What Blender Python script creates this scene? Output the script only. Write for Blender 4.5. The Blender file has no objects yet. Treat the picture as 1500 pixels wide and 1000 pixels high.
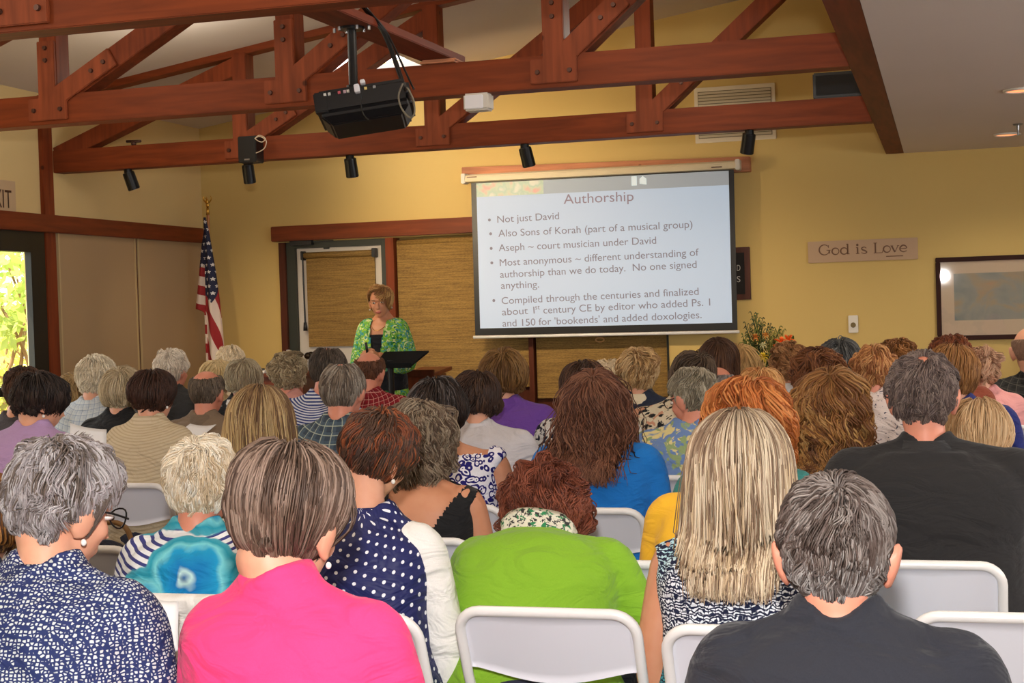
import bpy, bmesh, math, random
import numpy as np
from mathutils import Vector, Matrix

# ------------------------------------------------------------------ camera, world, lights, exposure
SC = bpy.context.scene
COL = SC.collection
EYE = 1.49
FPX = 2200.0

def _camera_axes():
    r = math.radians(1.8)
    dx, dy = 1384 - 750, 500 - 432
    a = dx * math.cos(r) + dy * math.sin(r)
    b = -dx * math.sin(r) + dy * math.cos(r)
    yaw = math.atan2(a, math.hypot(FPX, b))
    pit = math.atan2(b, FPX)
    F = np.array([-math.sin(yaw) * math.cos(pit), math.cos(yaw) * math.cos(pit), -math.sin(pit)])
    R0 = np.array([math.cos(yaw), math.sin(yaw), 0.0])
    U0 = np.cross(R0, F)
    return np.array([math.cos(r) * R0 - math.sin(r) * U0, math.sin(r) * R0 + math.cos(r) * U0, F])

AX = _camera_axes()
cam_data = bpy.data.cameras.new('camera')
cam_data.sensor_width = 36.0
cam_data.lens = 36.0 * FPX / 1500.0
cam_data.clip_start = 0.05
cam = bpy.data.objects.new('camera', cam_data)
COL.objects.link(cam)
_m = Matrix.Identity(4)
for i in range(3):
    _m[i][0], _m[i][1], _m[i][2] = AX[0][i], AX[1][i], -AX[2][i]
_m[2][3] = EYE
cam.matrix_world = _m
SC.camera = cam

# ------------------------------------------------------------------ pixel -> world
def P(px, py, X=None, Y=None, Z=None):
    d = AX.T @ np.array([(px - 750) / FPX, -(py - 500) / FPX, 1.0])
    t = X / d[0] if X is not None else Y / d[1] if Y is not None else (Z - EYE) / d[2]
    return d * t + np.array([0, 0, EYE])

SC.view_settings.view_transform = 'Standard'
SC.view_settings.look = 'None'
SC.view_settings.gamma = 1.0
SC.view_settings.use_curve_mapping = False
SC.view_settings.exposure = 0.0

world = bpy.data.worlds.new('world')
SC.world = world
world.use_nodes = True
world.node_tree.nodes['Background'].inputs[0].default_value = (0.85, 0.93, 1.0, 1)
world.node_tree.nodes['Background'].inputs[1].default_value = 3.6

def lamp(name, kind, loc, energy, color=(1, 1, 1), size=0.1, target=None, spot=None, blend=0.6):
    d = bpy.data.lights.new(name, kind)
    d.energy = energy
    d.color = color
    if kind == 'AREA':
        d.shape = 'DISK'
        d.size = size
    elif kind == 'SUN':
        d.angle = size
    else:
        d.shadow_soft_size = size
    if kind == 'SPOT':
        d.spot_size = math.radians(spot)
        d.spot_blend = blend
    o = bpy.data.objects.new(name, d)
    COL.objects.link(o)
    o.location = loc
    if target is not None:
        o.rotation_euler = (Vector(target) - Vector(loc)).to_track_quat('-Z', 'Y').to_euler()
    return o

FLASH_W, CAN_W, NAVE_W = 51.0, 15.0, 32.0
lamp('sun', 'SUN', (-20, 0, 20), 17.0, (1, 0.95, 0.82), 0.02, target=(-14, 9, 0))
lamp('camera_flash', 'SPOT', (-0.02, -0.02, EYE + 0.30), FLASH_W * 9, (1, 0.97, 0.95), 0.045, target=(-3.4, 11.0, 1.2), spot=125, blend=0.6)
WARM = (1.0, 0.86, 0.66)
CANS = [tuple(P(1495, 131, Z=2.62)[:2]), tuple(P(1475, 196, Z=2.62)[:2]), (0.8, 6.6), (0.8, 3.6), (0.8, 0.6), (2.9, 9.6), (2.9, 6.6), (2.9, 3.6), (2.9, 0.6)]
for cx, cy in CANS:
    lamp('recessed_lamp', 'SPOT', (cx, cy, 2.60), CAN_W * 4, WARM, 0.06, target=(cx, cy, 0), spot=140, blend=0.9)
# added area fill at an invented window in the right wall, outside the frame
side_fill = lamp('side_fill_light', 'AREA', (5.12, 5.0, 1.55), 95.0, (1.0, 0.95, 0.9), 1.0, target=(0.5, 5.6, 2.3))
side_fill.data.shape = 'RECTANGLE'
side_fill.data.size, side_fill.data.size_y = 6.4, 1.3
# added point lights without fixtures, ambient fill between the roof trusses
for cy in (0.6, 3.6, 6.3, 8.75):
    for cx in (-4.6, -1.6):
        lamp('nave_fill_light', 'POINT', (cx, cy, 3.02 if cy > 4 else 3.0), NAVE_W * (1.0 if cy < 5 else 0.5), (1.0, 0.90, 0.76), 0.18)

# ------------------------------------------------------------------ materials
def _mat(name):
    m = bpy.data.materials.new(name)
    m.use_nodes = True
    nt = m.node_tree
    return m, nt, nt.nodes['Principled BSDF']

def lin(r, g, b):
    f = lambda c: (c / 255 / 12.92) if c / 255 <= 0.04045 else ((c / 255 + 0.055) / 1.055) ** 2.4
    return (f(r), f(g), f(b), 1.0)

def nd(nt, t, ins=None, **props):
    n = nt.nodes.new(t)
    for k, v in props.items():
        setattr(n, k, v)
    for k, v in (ins or {}).items():
        if isinstance(v, bpy.types.NodeSocket):
            nt.links.new(v, n.inputs[k])
        else:
            n.inputs[k].default_value = v
    return n

def mth(nt, op, a, b=0.0, c=None):
    n = nt.nodes.new('ShaderNodeMath')
    n.operation = op
    for i, v in enumerate((a, b) if c is None else (a, b, c)):
        if isinstance(v, bpy.types.NodeSocket):
            nt.links.new(v, n.inputs[i])
        else:
            n.inputs[i].default_value = v
    return n.outputs[0]

def mix(nt, f, a, b):
    n = nt.nodes.new('ShaderNodeMix')
    n.data_type = 'RGBA'
    for k, v in ((0, f), (6, a), (7, b)):
        if isinstance(v, bpy.types.NodeSocket):
            nt.links.new(v, n.inputs[k])
        else:
            n.inputs[k].default_value = v
    return n.outputs[2]

def ramp(nt, f, stops, interp='LINEAR'):
    n = nt.nodes.new('ShaderNodeValToRGB')
    n.color_ramp.interpolation = interp
    el = n.color_ramp.elements
    while len(el) < len(stops):
        el.new(0.5)
    for e, (p, c) in zip(el, stops):
        e.position = p
        e.color = c
    nt.links.new(f, n.inputs[0])
    return n.outputs[0]

def objco(nt, scale=(1, 1, 1), rot=(0, 0, 0), uv=False):
    tc = nt.nodes.new('ShaderNodeTexCoord')
    mp = nd(nt, 'ShaderNodeMapping', {'Vector': tc.outputs['UV' if uv else 'Object'], 'Scale': scale, 'Rotation': rot})
    return mp.outputs[0]

def bump(nt, b, h, s=0.3, d=0.01):
    n = nd(nt, 'ShaderNodeBump', {'Height': h, 'Strength': s, 'Distance': d})
    nt.links.new(n.outputs[0], b.inputs['Normal'])

def plain(name, rgb, rough=0.6, metal=0.0, spec=0.5, emit=0.0):
    m, nt, b = _mat(name)
    c = lin(*rgb)
    b.inputs['Base Color'].default_value = c
    b.inputs['Roughness'].default_value = rough
    b.inputs['Metallic'].default_value = metal
    b.inputs['Specular IOR Level'].default_value = spec
    if emit:
        b.inputs['Emission Color'].default_value = c
        b.inputs['Emission Strength'].default_value = emit
    return m

def cloth(name, rgb, rough=0.85, wrinkle=0.35):
    """plain woven cloth with soft folds"""
    m, nt, b = _mat(name)
    co = objco(nt)
    n1 = nd(nt, 'ShaderNodeTexNoise', {'Vector': co, 'Scale': 420.0, 'Detail': 1.0})
    n2 = nd(nt, 'ShaderNodeTexNoise', {'Vector': objco(nt, (7, 7, 15)), 'Scale': 1.0, 'Detail': 3.0, 'Distortion': 1.3})
    c = lin(*rgb)
    c2 = tuple(min(1, v * 1.18 + 0.004) for v in c[:3]) + (1,)
    nt.links.new(mix(nt, n1.outputs[0], c, c2), b.inputs['Base Color'])
    b.inputs['Roughness'].default_value = rough
    b.inputs['Specular IOR Level'].default_value = 0.2
    b.inputs['Sheen Weight'].default_value = 0.08
    bump(nt, b, n2.outputs[0], min(1.0, wrinkle * 1.6), 0.05)
    return m

def fabric(name, build, rough=0.8, wrinkle=0.35):
    m, nt, b = _mat(name)
    c = build(nt)
    nt.links.new(c, b.inputs['Base Color'])
    b.inputs['Roughness'].default_value = rough
    b.inputs['Specular IOR Level'].default_value = 0.2
    n2 = nd(nt, 'ShaderNodeTexNoise', {'Vector': objco(nt, (7, 7, 15)), 'Scale': 1.0, 'Detail': 3.0, 'Distortion': 1.3})
    bump(nt, b, n2.outputs[0], min(1.0, wrinkle * 1.6), 0.05)
    return m

def stripe(nt, co_out, axis, freq, width):
    """1 inside a stripe of the given share of the period"""
    s = nd(nt, 'ShaderNodeSeparateXYZ', {0: co_out}).outputs[axis]
    fr = mth(nt, 'FRACT', mth(nt, 'MULTIPLY', s, freq))
    return mth(nt, 'LESS_THAN', fr, width)

def f_pebble(bg, fg, scale=62.0, thr=0.085):
    def go(nt):
        co = objco(nt, (1, 1, 1.25))
        v = nd(nt, 'ShaderNodeTexVoronoi', {'Vector': co, 'Scale': scale, 'Randomness': 0.62}, feature='DISTANCE_TO_EDGE')
        f = ramp(nt, v.outputs['Distance'], [(thr, (0, 0, 0, 1)), (thr + 0.06, (1, 1, 1, 1))])
        return mix(nt, f, lin(*bg), lin(*fg))
    return go

def f_dots(bg, fg, freq=36.0, r=0.2):
    def go(nt):
        s = nd(nt, 'ShaderNodeSeparateXYZ', {0: objco(nt, (freq, freq, 1), (0, 0, 0.5), uv=True)})
        u, v = s.outputs[0], s.outputs[1]
        row = mth(nt, 'MULTIPLY', mth(nt, 'FLOOR', v), 0.5)
        du = mth(nt, 'SUBTRACT', mth(nt, 'FRACT', mth(nt, 'ADD', u, row)), 0.5)
        dv = mth(nt, 'SUBTRACT', mth(nt, 'FRACT', v), 0.5)
        d = mth(nt, 'SQRT', mth(nt, 'ADD', mth(nt, 'MULTIPLY', du, du), mth(nt, 'MULTIPLY', dv, dv)))
        return mix(nt, mth(nt, 'LESS_THAN', d, r), lin(*bg), lin(*fg))
    return go

def f_stripes(bg, fg, axis=1, freq=40.0, width=0.4, rot=0.0):
    def go(nt):
        return mix(nt, stripe(nt, objco(nt, rot=(0, 0, rot), uv=True), axis, freq, width), lin(*bg), lin(*fg))
    return go

def f_plaid(bg, c1, c2, freq=14.0):
    def go(nt):
        co = objco(nt, uv=True)
        a = mix(nt, mth(nt, 'MULTIPLY', stripe(nt, co, 0, freq, 0.45), 0.55), lin(*bg), lin(*c1))
        b = mix(nt, mth(nt, 'MULTIPLY', stripe(nt, co, 1, freq, 0.45), 0.55), a, lin(*c1))
        c = mix(nt, mth(nt, 'MULTIPLY', stripe(nt, co, 0, freq, 0.10), 0.75), b, lin(*c2))
        return mix(nt, mth(nt, 'MULTIPLY', stripe(nt, co, 1, freq, 0.10), 0.75), c, lin(*c2))
    return go

def f_blotch(bg, cols, scale=14.0, thr=0.52, dist=1.5, seed=0.0):
    """painted blotches of several colours over a ground"""
    def go(nt):
        out = lin(*bg)
        for i, c in enumerate(cols):
            co = objco(nt, (1, 1, 1), (0.3 * i, 0.7 * i, 0.2))
            n = nd(nt, 'ShaderNodeTexNoise', {'Vector': co, 'W': seed + 3.1 * i, 'Scale': scale * (1 + 0.25 * i), 'Detail': 2.0, 'Distortion': dist}, noise_dimensions='4D')
            out = mix(nt, ramp(nt, n.outputs[0], [(thr, (0, 0, 0, 1)), (thr + 0.03, (1, 1, 1, 1))]), out, lin(*c))
        return out
    return go

def f_turquoise(nt):
    co = objco(nt)
    base = mix(nt, stripe(nt, objco(nt, uv=True), 1, 38.0, 0.42), lin(236, 240, 244), lin(62, 66, 130))
    v = nd(nt, 'ShaderNodeTexVoronoi', {'Vector': nd(nt, 'ShaderNodeVectorMath', {0: co, 1: nd(nt, 'ShaderNodeVectorMath', {0: nd(nt, 'ShaderNodeTexNoise', {'Vector': co, 'Scale': 12.0, 'Detail': 2.0}).outputs['Color'], 'Scale': 0.09}, operation='SCALE').outputs[0]}, operation='ADD').outputs[0], 'Scale': 4.6, 'Randomness': 0.9})
    d = v.outputs['Distance']
    fl = ramp(nt, d, [(0.0, lin(20, 90, 160)), (0.10, lin(190, 225, 225)), (0.16, lin(20, 120, 185)), (0.36, lin(30, 150, 200)), (0.44, lin(120, 205, 215)), (0.52, lin(40, 150, 175)), (1.0, lin(150, 215, 215))])
    return mix(nt, ramp(nt, d, [(0.60, (1, 1, 1, 1)), (0.63, (0, 0, 0, 1))]), base, fl)

def f_leopard(nt):
    co = objco(nt)
    n = nd(nt, 'ShaderNodeTexNoise', {'Vector': co, 'Scale': 12.0})
    cw = nd(nt, 'ShaderNodeVectorMath', {0: co, 1: nd(nt, 'ShaderNodeVectorMath', {0: n.outputs['Color'], 'Scale': 0.06}, operation='SCALE').outputs[0]}, operation='ADD').outputs[0]
    v = nd(nt, 'ShaderNodeTexVoronoi', {'Vector': cw, 'Scale': 36.0, 'Randomness': 0.8})
    f = ramp(nt, v.outputs['Distance'], [(0.0, (1, 1, 1, 1)), (0.16, (0, 0, 0, 1)), (0.3, (0, 0, 0, 1)), (0.34, (1, 1, 1, 1)), (0.52, (1, 1, 1, 1)), (0.56, (0, 0, 0, 1))], 'CONSTANT')
    return mix(nt, f, lin(238, 236, 244), lin(34, 32, 110))

def f_waves(nt):
    co = objco(nt)
    n = nd(nt, 'ShaderNodeTexNoise', {'Vector': co, 'Scale': 5.0, 'Detail': 1.0})
    w = nd(nt, 'ShaderNodeTexWave', {'Vector': co, 'Scale': 34.0, 'Distortion': 11.0, 'Detail': 1.0, 'Detail Scale': 1.6}, bands_direction='Z')
    v = nd(nt, 'ShaderNodeTexVoronoi', {'Vector': co, 'Scale': 75.0, 'Randomness': 0.5}, feature='DISTANCE_TO_EDGE')
    f = mth(nt, 'MULTIPLY', w.outputs['Fac'], ramp(nt, v.outputs['Distance'], [(0.03, (0.3, 0.3, 0.3, 1)), (0.16, (1, 1, 1, 1))]))
    light = mix(nt, ramp(nt, n.outputs[0], [(0.50, (0, 0, 0, 1)), (0.66, (1, 1, 1, 1))]), lin(232, 236, 242), lin(70, 190, 205))
    return mix(nt, ramp(nt, f, [(0.25, (0, 0, 0, 1)), (0.5, (1, 1, 1, 1))]), lin(30, 36, 62), light)

def skin_mat(name, rgb):
    m, nt, b = _mat(name)
    n = nd(nt, 'ShaderNodeTexNoise', {'Vector': objco(nt), 'Scale': 35.0, 'Detail': 3.0})
    c = lin(*rgb)
    c2 = (c[0] * 0.92, c[1] * 0.78, c[2] * 0.74, 1)
    nt.links.new(mix(nt, n.outputs[0], c, c2), b.inputs['Base Color'])
    b.inputs['Roughness'].default_value = 0.5
    b.inputs['Subsurface Weight'].default_value = 0.0
    return m

def wood(name, rgb, rough=0.45, axis=0):
    m, nt, b = _mat(name)
    sc = [3.0, 3.0, 3.0]
    sc[axis] = 0.25
    co = objco(nt, tuple(sc))
    n = nd(nt, 'ShaderNodeTexNoise', {'Vector': co, 'Scale': 9.0, 'Detail': 6.0, 'Distortion': 0.5})
    k = nd(nt, 'ShaderNodeTexVoronoi', {'Vector': objco(nt, (1.0, 1.0, 1.0)), 'Scale': 3.4})
    c = lin(*rgb)
    c2 = tuple(v * 0.62 for v in c[:3]) + (1,)
    g = mix(nt, ramp(nt, n.outputs[0], [(0.35, (0, 0, 0, 1)), (0.7, (1, 1, 1, 1))]), c, c2)
    kn = ramp(nt, k.outputs['Distance'], [(0.035, (1, 1, 1, 1)), (0.07, (0, 0, 0, 1))])
    nt.links.new(mix(nt, kn, g, tuple(v * 0.3 for v in c[:3]) + (1,)), b.inputs['Base Color'])
    b.inputs['Roughness'].default_value = rough
    b.inputs['Specular IOR Level'].default_value = 0.25
    bump(nt, b, n.outputs[0], 0.12, 0.005)
    return m

def paint(name, rgb, rough=0.75):
    m, nt, b = _mat(name)
    n = nd(nt, 'ShaderNodeTexNoise', {'Vector': objco(nt), 'Scale': 160.0, 'Detail': 3.0})
    n2 = nd(nt, 'ShaderNodeTexNoise', {'Vector': objco(nt), 'Scale': 1.1, 'Detail': 2.0})
    c = lin(*rgb)
    nt.links.new(mix(nt, n2.outputs[0], c, tuple(v * 0.93 for v in c[:3]) + (1,)), b.inputs['Base Color'])
    b.inputs['Roughness'].default_value = rough
    b.inputs['Specular IOR Level'].default_value = 0.25
    bump(nt, b, n.outputs[0], 0.12, 0.004)
    return m

def woven(name, ca, cb):
    m, nt, b = _mat(name)
    n = nd(nt, 'ShaderNodeTexNoise', {'Vector': objco(nt, (4, 4, 130)), 'Scale': 1.0, 'Detail': 4.0})
    n2 = nd(nt, 'ShaderNodeTexNoise', {'Vector': objco(nt, (60, 60, 260)), 'Scale': 1.0, 'Detail': 1.0})
    f = mth(nt, 'ADD', mth(nt, 'MULTIPLY', n.outputs[0], 0.6), mth(nt, 'MULTIPLY', n2.outputs[0], 0.4))
    nt.links.new(ramp(nt, f, [(0.36, lin(*ca)), (0.62, lin(*cb))]), b.inputs['Base Color'])
    b.inputs['Roughness'].default_value = 0.8
    bump(nt, b, n.outputs[0], 0.5, 0.004)
    return m

def hair_mat():
    m, nt, b = _mat('hair')
    a = nd(nt, 'ShaderNodeAttribute', attribute_name='Col')
    nt.links.new(a.outputs['Color'], b.inputs['Base Color'])
    b.inputs['Roughness'].default_value = 0.5
    b.inputs['Specular IOR Level'].default_value = 0.28
    return m

def glass_mat(name, tint=(1, 1, 1, 1), rough=0.0):
    m, nt, b = _mat(name)
    tr = nd(nt, 'ShaderNodeBsdfTransparent', {0: tint})
    gl = nd(nt, 'ShaderNodeBsdfGlossy', {'Roughness': rough})
    mx = nd(nt, 'ShaderNodeMixShader', {0: 0.05, 1: tr.outputs[0], 2: gl.outputs[0]})
    nt.links.new(mx.outputs[0], nt.nodes['Material Output'].inputs[0])
    return m

M = {}
M['yellow_wall'] = paint('yellow_wall', (214, 184, 114))
M['cream_wall'] = paint('cream_wall', (222, 196, 140))
M['ceiling'] = paint('ceiling_white', (214, 202, 192))
M['soffit'] = paint('soffit_white', (226, 214, 208))
M['redwood_x'] = wood('redwood_beam', (130, 58, 24), 0.6, 0)
M['redwood_y'] = wood('redwood_plate', (120, 52, 32), 0.6, 1)
M['redwood_z'] = wood('redwood_post', (130, 58, 26), 0.6, 2)
M['gusset'] = wood('gusset_wood', (142, 70, 40), 0.65, 2)
M['valance'] = wood('valance_wood', (126, 56, 24), 0.55, 1)
M['valance_x'] = wood('header_wood', (126, 58, 26), 0.55, 0)
M['dark_wood'] = wood('dark_wood', (88, 42, 24), 0.4, 2)
M['pale_board'] = wood('pale_board', (206, 138, 100), 0.6, 0)
M['bolt'] = plain('bolt_steel', (88, 60, 50), 0.45, 0.6)
M['closet'] = paint('closet_panel', (176, 148, 112), 0.6)
M['closet_trim'] = plain('closet_trim', (188, 164, 122), 0.6)
M['carpet'] = paint('carpet', (120, 106, 92), 0.95)
M['black'] = plain('black_plastic', (20, 20, 22), 0.4)
M['black_metal'] = plain('black_metal', (24, 24, 26), 0.35, 0.5)
M['dark_frame'] = plain('dark_bronze_frame', (34, 34, 28), 0.4, 0.4)
M['white'] = plain('white_plastic', (232, 232, 238), 0.38)
M['panel'] = plain('chair_panel', (226, 227, 236), 0.42)
M['steel_white'] = plain('white_steel', (236, 234, 232), 0.3)
M['matt_black'] = plain('matt_black', (16, 16, 17), 0.8, spec=0.15)
M['offwhite'] = plain('offwhite', (214, 208, 196), 0.5)
M['rivet'] = plain('rivet', (120, 120, 120), 0.3, 0.9)
M['blind'] = woven('woven_blind', (112, 84, 38), (160, 126, 64))
M['brass'] = plain('brass', (220, 178, 88), 0.25, 1.0)
M['steel'] = plain('steel', (170, 170, 172), 0.3, 0.9)
M['paper'] = plain('paper', (238, 238, 240), 0.7)
M['hair'] = hair_mat()
M['pearl'] = plain('pearl', (240, 236, 230), 0.15)
M['glass'] = glass_mat('window_glass')
M['ear'] = plain('earring_silver', (220, 220, 225), 0.2, 0.9)

# ------------------------------------------------------------------ geometry helpers
def link(o, parent=None):
    COL.objects.link(o)
    if parent is not None:
        o.parent = parent
    return o

def tag(o, label, cat, group=None, kind=None):
    if label:
        o['label'] = label
    if cat:
        o['category'] = cat
    if group:
        o['group'] = group
    if kind:
        o['kind'] = kind
    return o

def empty(name, loc, rz=0.0):
    o = bpy.data.objects.new(name, None)
    o.empty_display_size = 0.05
    link(o)
    o.location = loc
    o.rotation_euler = (0, 0, rz)
    return o

def arr_mesh(name, V, F, smooth=True, uv=None, col=None, fmat=None):
    """mesh from arrays; F is a list of (n,3) / (n,4) int arrays"""
    V = np.asarray(V, dtype=np.float32)
    me = bpy.data.meshes.new(name)
    me.vertices.add(len(V))
    me.vertices.foreach_set('co', V.ravel())
    F = [np.asarray(f, dtype=np.int32) for f in F if len(f)]
    loops = np.concatenate([f.ravel() for f in F])
    tot = np.concatenate([np.full(len(f), f.shape[1], dtype=np.int32) for f in F])
    start = np.concatenate([[0], np.cumsum(tot)[:-1]]).astype(np.int32)
    me.loops.add(len(loops))
    me.loops.foreach_set('vertex_index', loops)
    me.polygons.add(len(tot))
    me.polygons.foreach_set('loop_start', start)
    me.polygons.foreach_set('loop_total', tot)
    if smooth:
        me.polygons.foreach_set('use_smooth', np.ones(len(tot), dtype=bool))
    if uv is not None:
        l = me.uv_layers.new(name='UVMap')
        l.data.foreach_set('uv', np.asarray(uv, dtype=np.float32)[loops].ravel())
    if col is not None:
        a = me.color_attributes.new('Col', 'FLOAT_COLOR', 'POINT')
        a.data.foreach_set('color', np.asarray(col, dtype=np.float32).ravel())
    me.update(calc_edges=True)
    me.validate()
    return me

def obj_arr(name, V, F, mat, parent=None, **k):
    me = arr_mesh(name, V, F, **k)
    me.materials.append(mat)
    return link(bpy.data.objects.new(name, me), parent)

class MB:
    """collects simple shapes into one mesh object"""
    def __init__(self):
        self.bm = bmesh.new()

    def box(self, x0, x1, y0, y1, z0, z1, M4=None):
        c = [(x, y, z) for z in (z0, z1) for y in (y0, y1) for x in (x0, x1)]
        vs = [self.bm.verts.new(M4 @ Vector(p) if M4 else p) for p in c]
        for f in ((0, 2, 3, 1), (4, 5, 7, 6), (0, 1, 5, 4), (2, 6, 7, 3), (0, 4, 6, 2), (1, 3, 7, 5)):
            self.bm.faces.new([vs[i] for i in f])
        return self

    def prism(self, pts, vec):
        """closed outline swept along vec"""
        a = [self.bm.verts.new(p) for p in pts]
        b = [self.bm.verts.new(Vector(p) + Vector(vec)) for p in pts]
        n = len(pts)
        self.bm.faces.new(a[::-1])
        self.bm.faces.new(b)
        for i in range(n):
            self.bm.faces.new((a[i], a[(i + 1) % n], b[(i + 1) % n], b[i]))
        return self

    def cyl(self, p0, p1, r0, r1=None, n=16):
        r1 = r0 if r1 is None else r1
        V, F = tube([p0, p1], [r0, r1], n)
        return self.raw(V, F)

    def raw(self, V, F):
        vs = [self.bm.verts.new(tuple(float(c) for c in v)) for v in V]
        for fa in F:
            for f in fa:
                try:
                    self.bm.faces.new([vs[i] for i in f])
                except ValueError:
                    pass
        return self

    def build(self, name, mat, parent=None, bevel=0.0, smooth=False, seg=2):
        bmesh.ops.recalc_face_normals(self.bm, faces=self.bm.faces)
        if bevel:
            bmesh.ops.bevel(self.bm, geom=[e for e in self.bm.edges if e.is_manifold and e.calc_face_angle(0) > 0.5], offset=bevel, segments=seg, affect='EDGES', clamp_overlap=True)
        me = bpy.data.meshes.new(name)
        self.bm.to_mesh(me)
        self.bm.free()
        if smooth:
            for p in me.polygons:
                p.use_smooth = True
        me.materials.append(mat)
        return link(bpy.data.objects.new(name, me), parent)

def box(name, x0, x1, y0, y1, z0, z1, mat, parent=None, bevel=0.0, M4=None):
    return MB().box(x0, x1, y0, y1, z0, z1, M4).build(name, mat, parent, bevel)

def grid_faces(m, n, closed=True):
    i, j = np.meshgrid(np.arange(m - 1), np.arange(n if closed else n - 1), indexing='ij')
    j2 = (j + 1) % n
    return np.stack([i * n + j, i * n + j2, (i + 1) * n + j2, (i + 1) * n + j], -1).reshape(-1, 4)

def loft(R):
    """closed loft through rings R (m, n, 3), capped at both ends"""
    R = np.asarray(R, float)
    m, n, _ = R.shape
    V = np.concatenate([R.reshape(-1, 3), R[0].mean(0)[None], R[-1].mean(0)[None]])
    k = np.arange(n)
    cap0 = np.stack([np.full(n, m * n), (k + 1) % n, k], -1)
    cap1 = np.stack([np.full(n, m * n + 1), (m - 1) * n + k, (m - 1) * n + (k + 1) % n], -1)
    return V, [grid_faces(m, n), cap0, cap1]

def frames(pts):
    pts = np.asarray(pts, float)
    T = np.gradient(pts, axis=0)
    T /= np.linalg.norm(T, axis=1)[:, None] + 1e-9
    ref = np.array([0, 0, 1.0]) if abs(T[0][2]) < 0.8 else np.array([1.0, 0, 0])
    A = []
    a = np.cross(T[0], ref)
    for t in T:
        a = a - t * np.dot(a, t)
        a /= np.linalg.norm(a) + 1e-9
        A.append(a)
    A = np.array(A)
    return T, A, np.cross(T, A)

def tube(pts, rad, n=10, flat=1.0):
    pts = np.asarray(pts, float)
    T, A, B = frames(pts)
    ang = np.linspace(0, 2 * np.pi, n, endpoint=False)
    rad = np.asarray(rad, float)
    R = pts[:, None] + rad[:, None, None] * (np.cos(ang)[None, :, None] * A[:, None] + flat * np.sin(ang)[None, :, None] * B[:, None])
    return loft(R)

def bez(p, k=8):
    """smooth curve through the points"""
    p = np.asarray(p, float)
    out = []
    for i in range(len(p) - 1):
        a, b = p[i], p[i + 1]
        pa = p[i - 1] if i else a
        pb = p[i + 2] if i + 2 < len(p) else b
        for t in np.linspace(0, 1, k, endpoint=False):
            t2, t3 = t * t, t * t * t
            out.append(0.5 * ((2 * a) + (b - pa) * t + (2 * pa - 5 * a + 4 * b - pb) * t2 + (3 * a - pa - 3 * b + pb) * t3))
    out.append(p[-1])
    return np.array(out)

def wire(name, pts, r, mat, parent=None, n=6, k=8):
    c = bez(pts, k)
    V, F = tube(c, np.full(len(c), r), n)
    return obj_arr(name, V, F, mat, parent)

def ellipsoid(c, r, rot=None, nu=16, nv=10):
    th = np.linspace(0.02, np.pi - 0.02, nv)
    ph = np.linspace(0, 2 * np.pi, nu, endpoint=False)
    S = np.stack([np.sin(th)[:, None] * np.cos(ph), np.sin(th)[:, None] * np.sin(ph), np.cos(th)[:, None] + 0 * ph], -1)
    S = S * np.asarray(r)
    if rot is not None:
        S = S @ np.asarray(rot).T
    return loft(S + np.asarray(c))

def rot_x(a):
    c, s = math.cos(a), math.sin(a)
    return np.array([[1, 0, 0], [0, c, -s], [0, s, c]])

def rot_y(a):
    c, s = math.cos(a), math.sin(a)
    return np.array([[c, 0, s], [0, 1, 0], [-s, 0, c]])

def rot_z(a):
    c, s = math.cos(a), math.sin(a)
    return np.array([[c, -s, 0], [s, c, 0], [0, 0, 1]])

_tmp = bpy.data.objects.new('remesher', None)

def remesh(parts, voxel, smooth=4):
    """melt closed shapes into one continuous surface"""
    V, F, off = [], [], 0
    for v, fs in parts:
        V.append(v)
        for f in fs:
            F.append(np.asarray(f) + off)
        off += len(v)
    me = arr_mesh('melt', np.concatenate(V), F, smooth=False)
    o = bpy.data.objects.new('melt', me)
    COL.objects.link(o)
    r = o.modifiers.new('r', 'REMESH')
    r.mode = 'VOXEL'
    r.voxel_size = voxel
    s = o.modifiers.new('s', 'SMOOTH')
    s.factor = 0.5
    s.iterations = smooth
    dg = bpy.context.evaluated_depsgraph_get()
    ev = o.evaluated_get(dg)
    m2 = ev.to_mesh()
    nv, nf = len(m2.vertices), len(m2.polygons)
    co = np.empty(nv * 3, dtype=np.float32)
    m2.vertices.foreach_get('co', co)
    lt = np.empty(nf, dtype=np.int32)
    m2.polygons.foreach_get('loop_total', lt)
    lp = np.empty(len(m2.loops), dtype=np.int32)
    m2.loops.foreach_get('vertex_index', lp)
    ls = np.empty(nf, dtype=np.int32)
    m2.polygons.foreach_get('loop_start', ls)
    ev.to_mesh_clear()
    bpy.data.objects.remove(o)
    bpy.data.meshes.remove(me)
    out = []
    for k in (3, 4):
        s0 = ls[lt == k]
        if len(s0):
            out.append(lp[s0[:, None] + np.arange(k)])
    return co.reshape(-1, 3).astype(float), out

def drop_faces(V, F, keep):
    """keep(centres) -> bool array; returns a compacted mesh"""
    F2 = []
    for f in F:
        F2.append(f[keep(V[f].mean(1))])
    used = np.unique(np.concatenate([f.ravel() for f in F2]))
    idx = np.full(len(V), -1)
    idx[used] = np.arange(len(used))
    return V[used], [idx[f] for f in F2]

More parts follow.
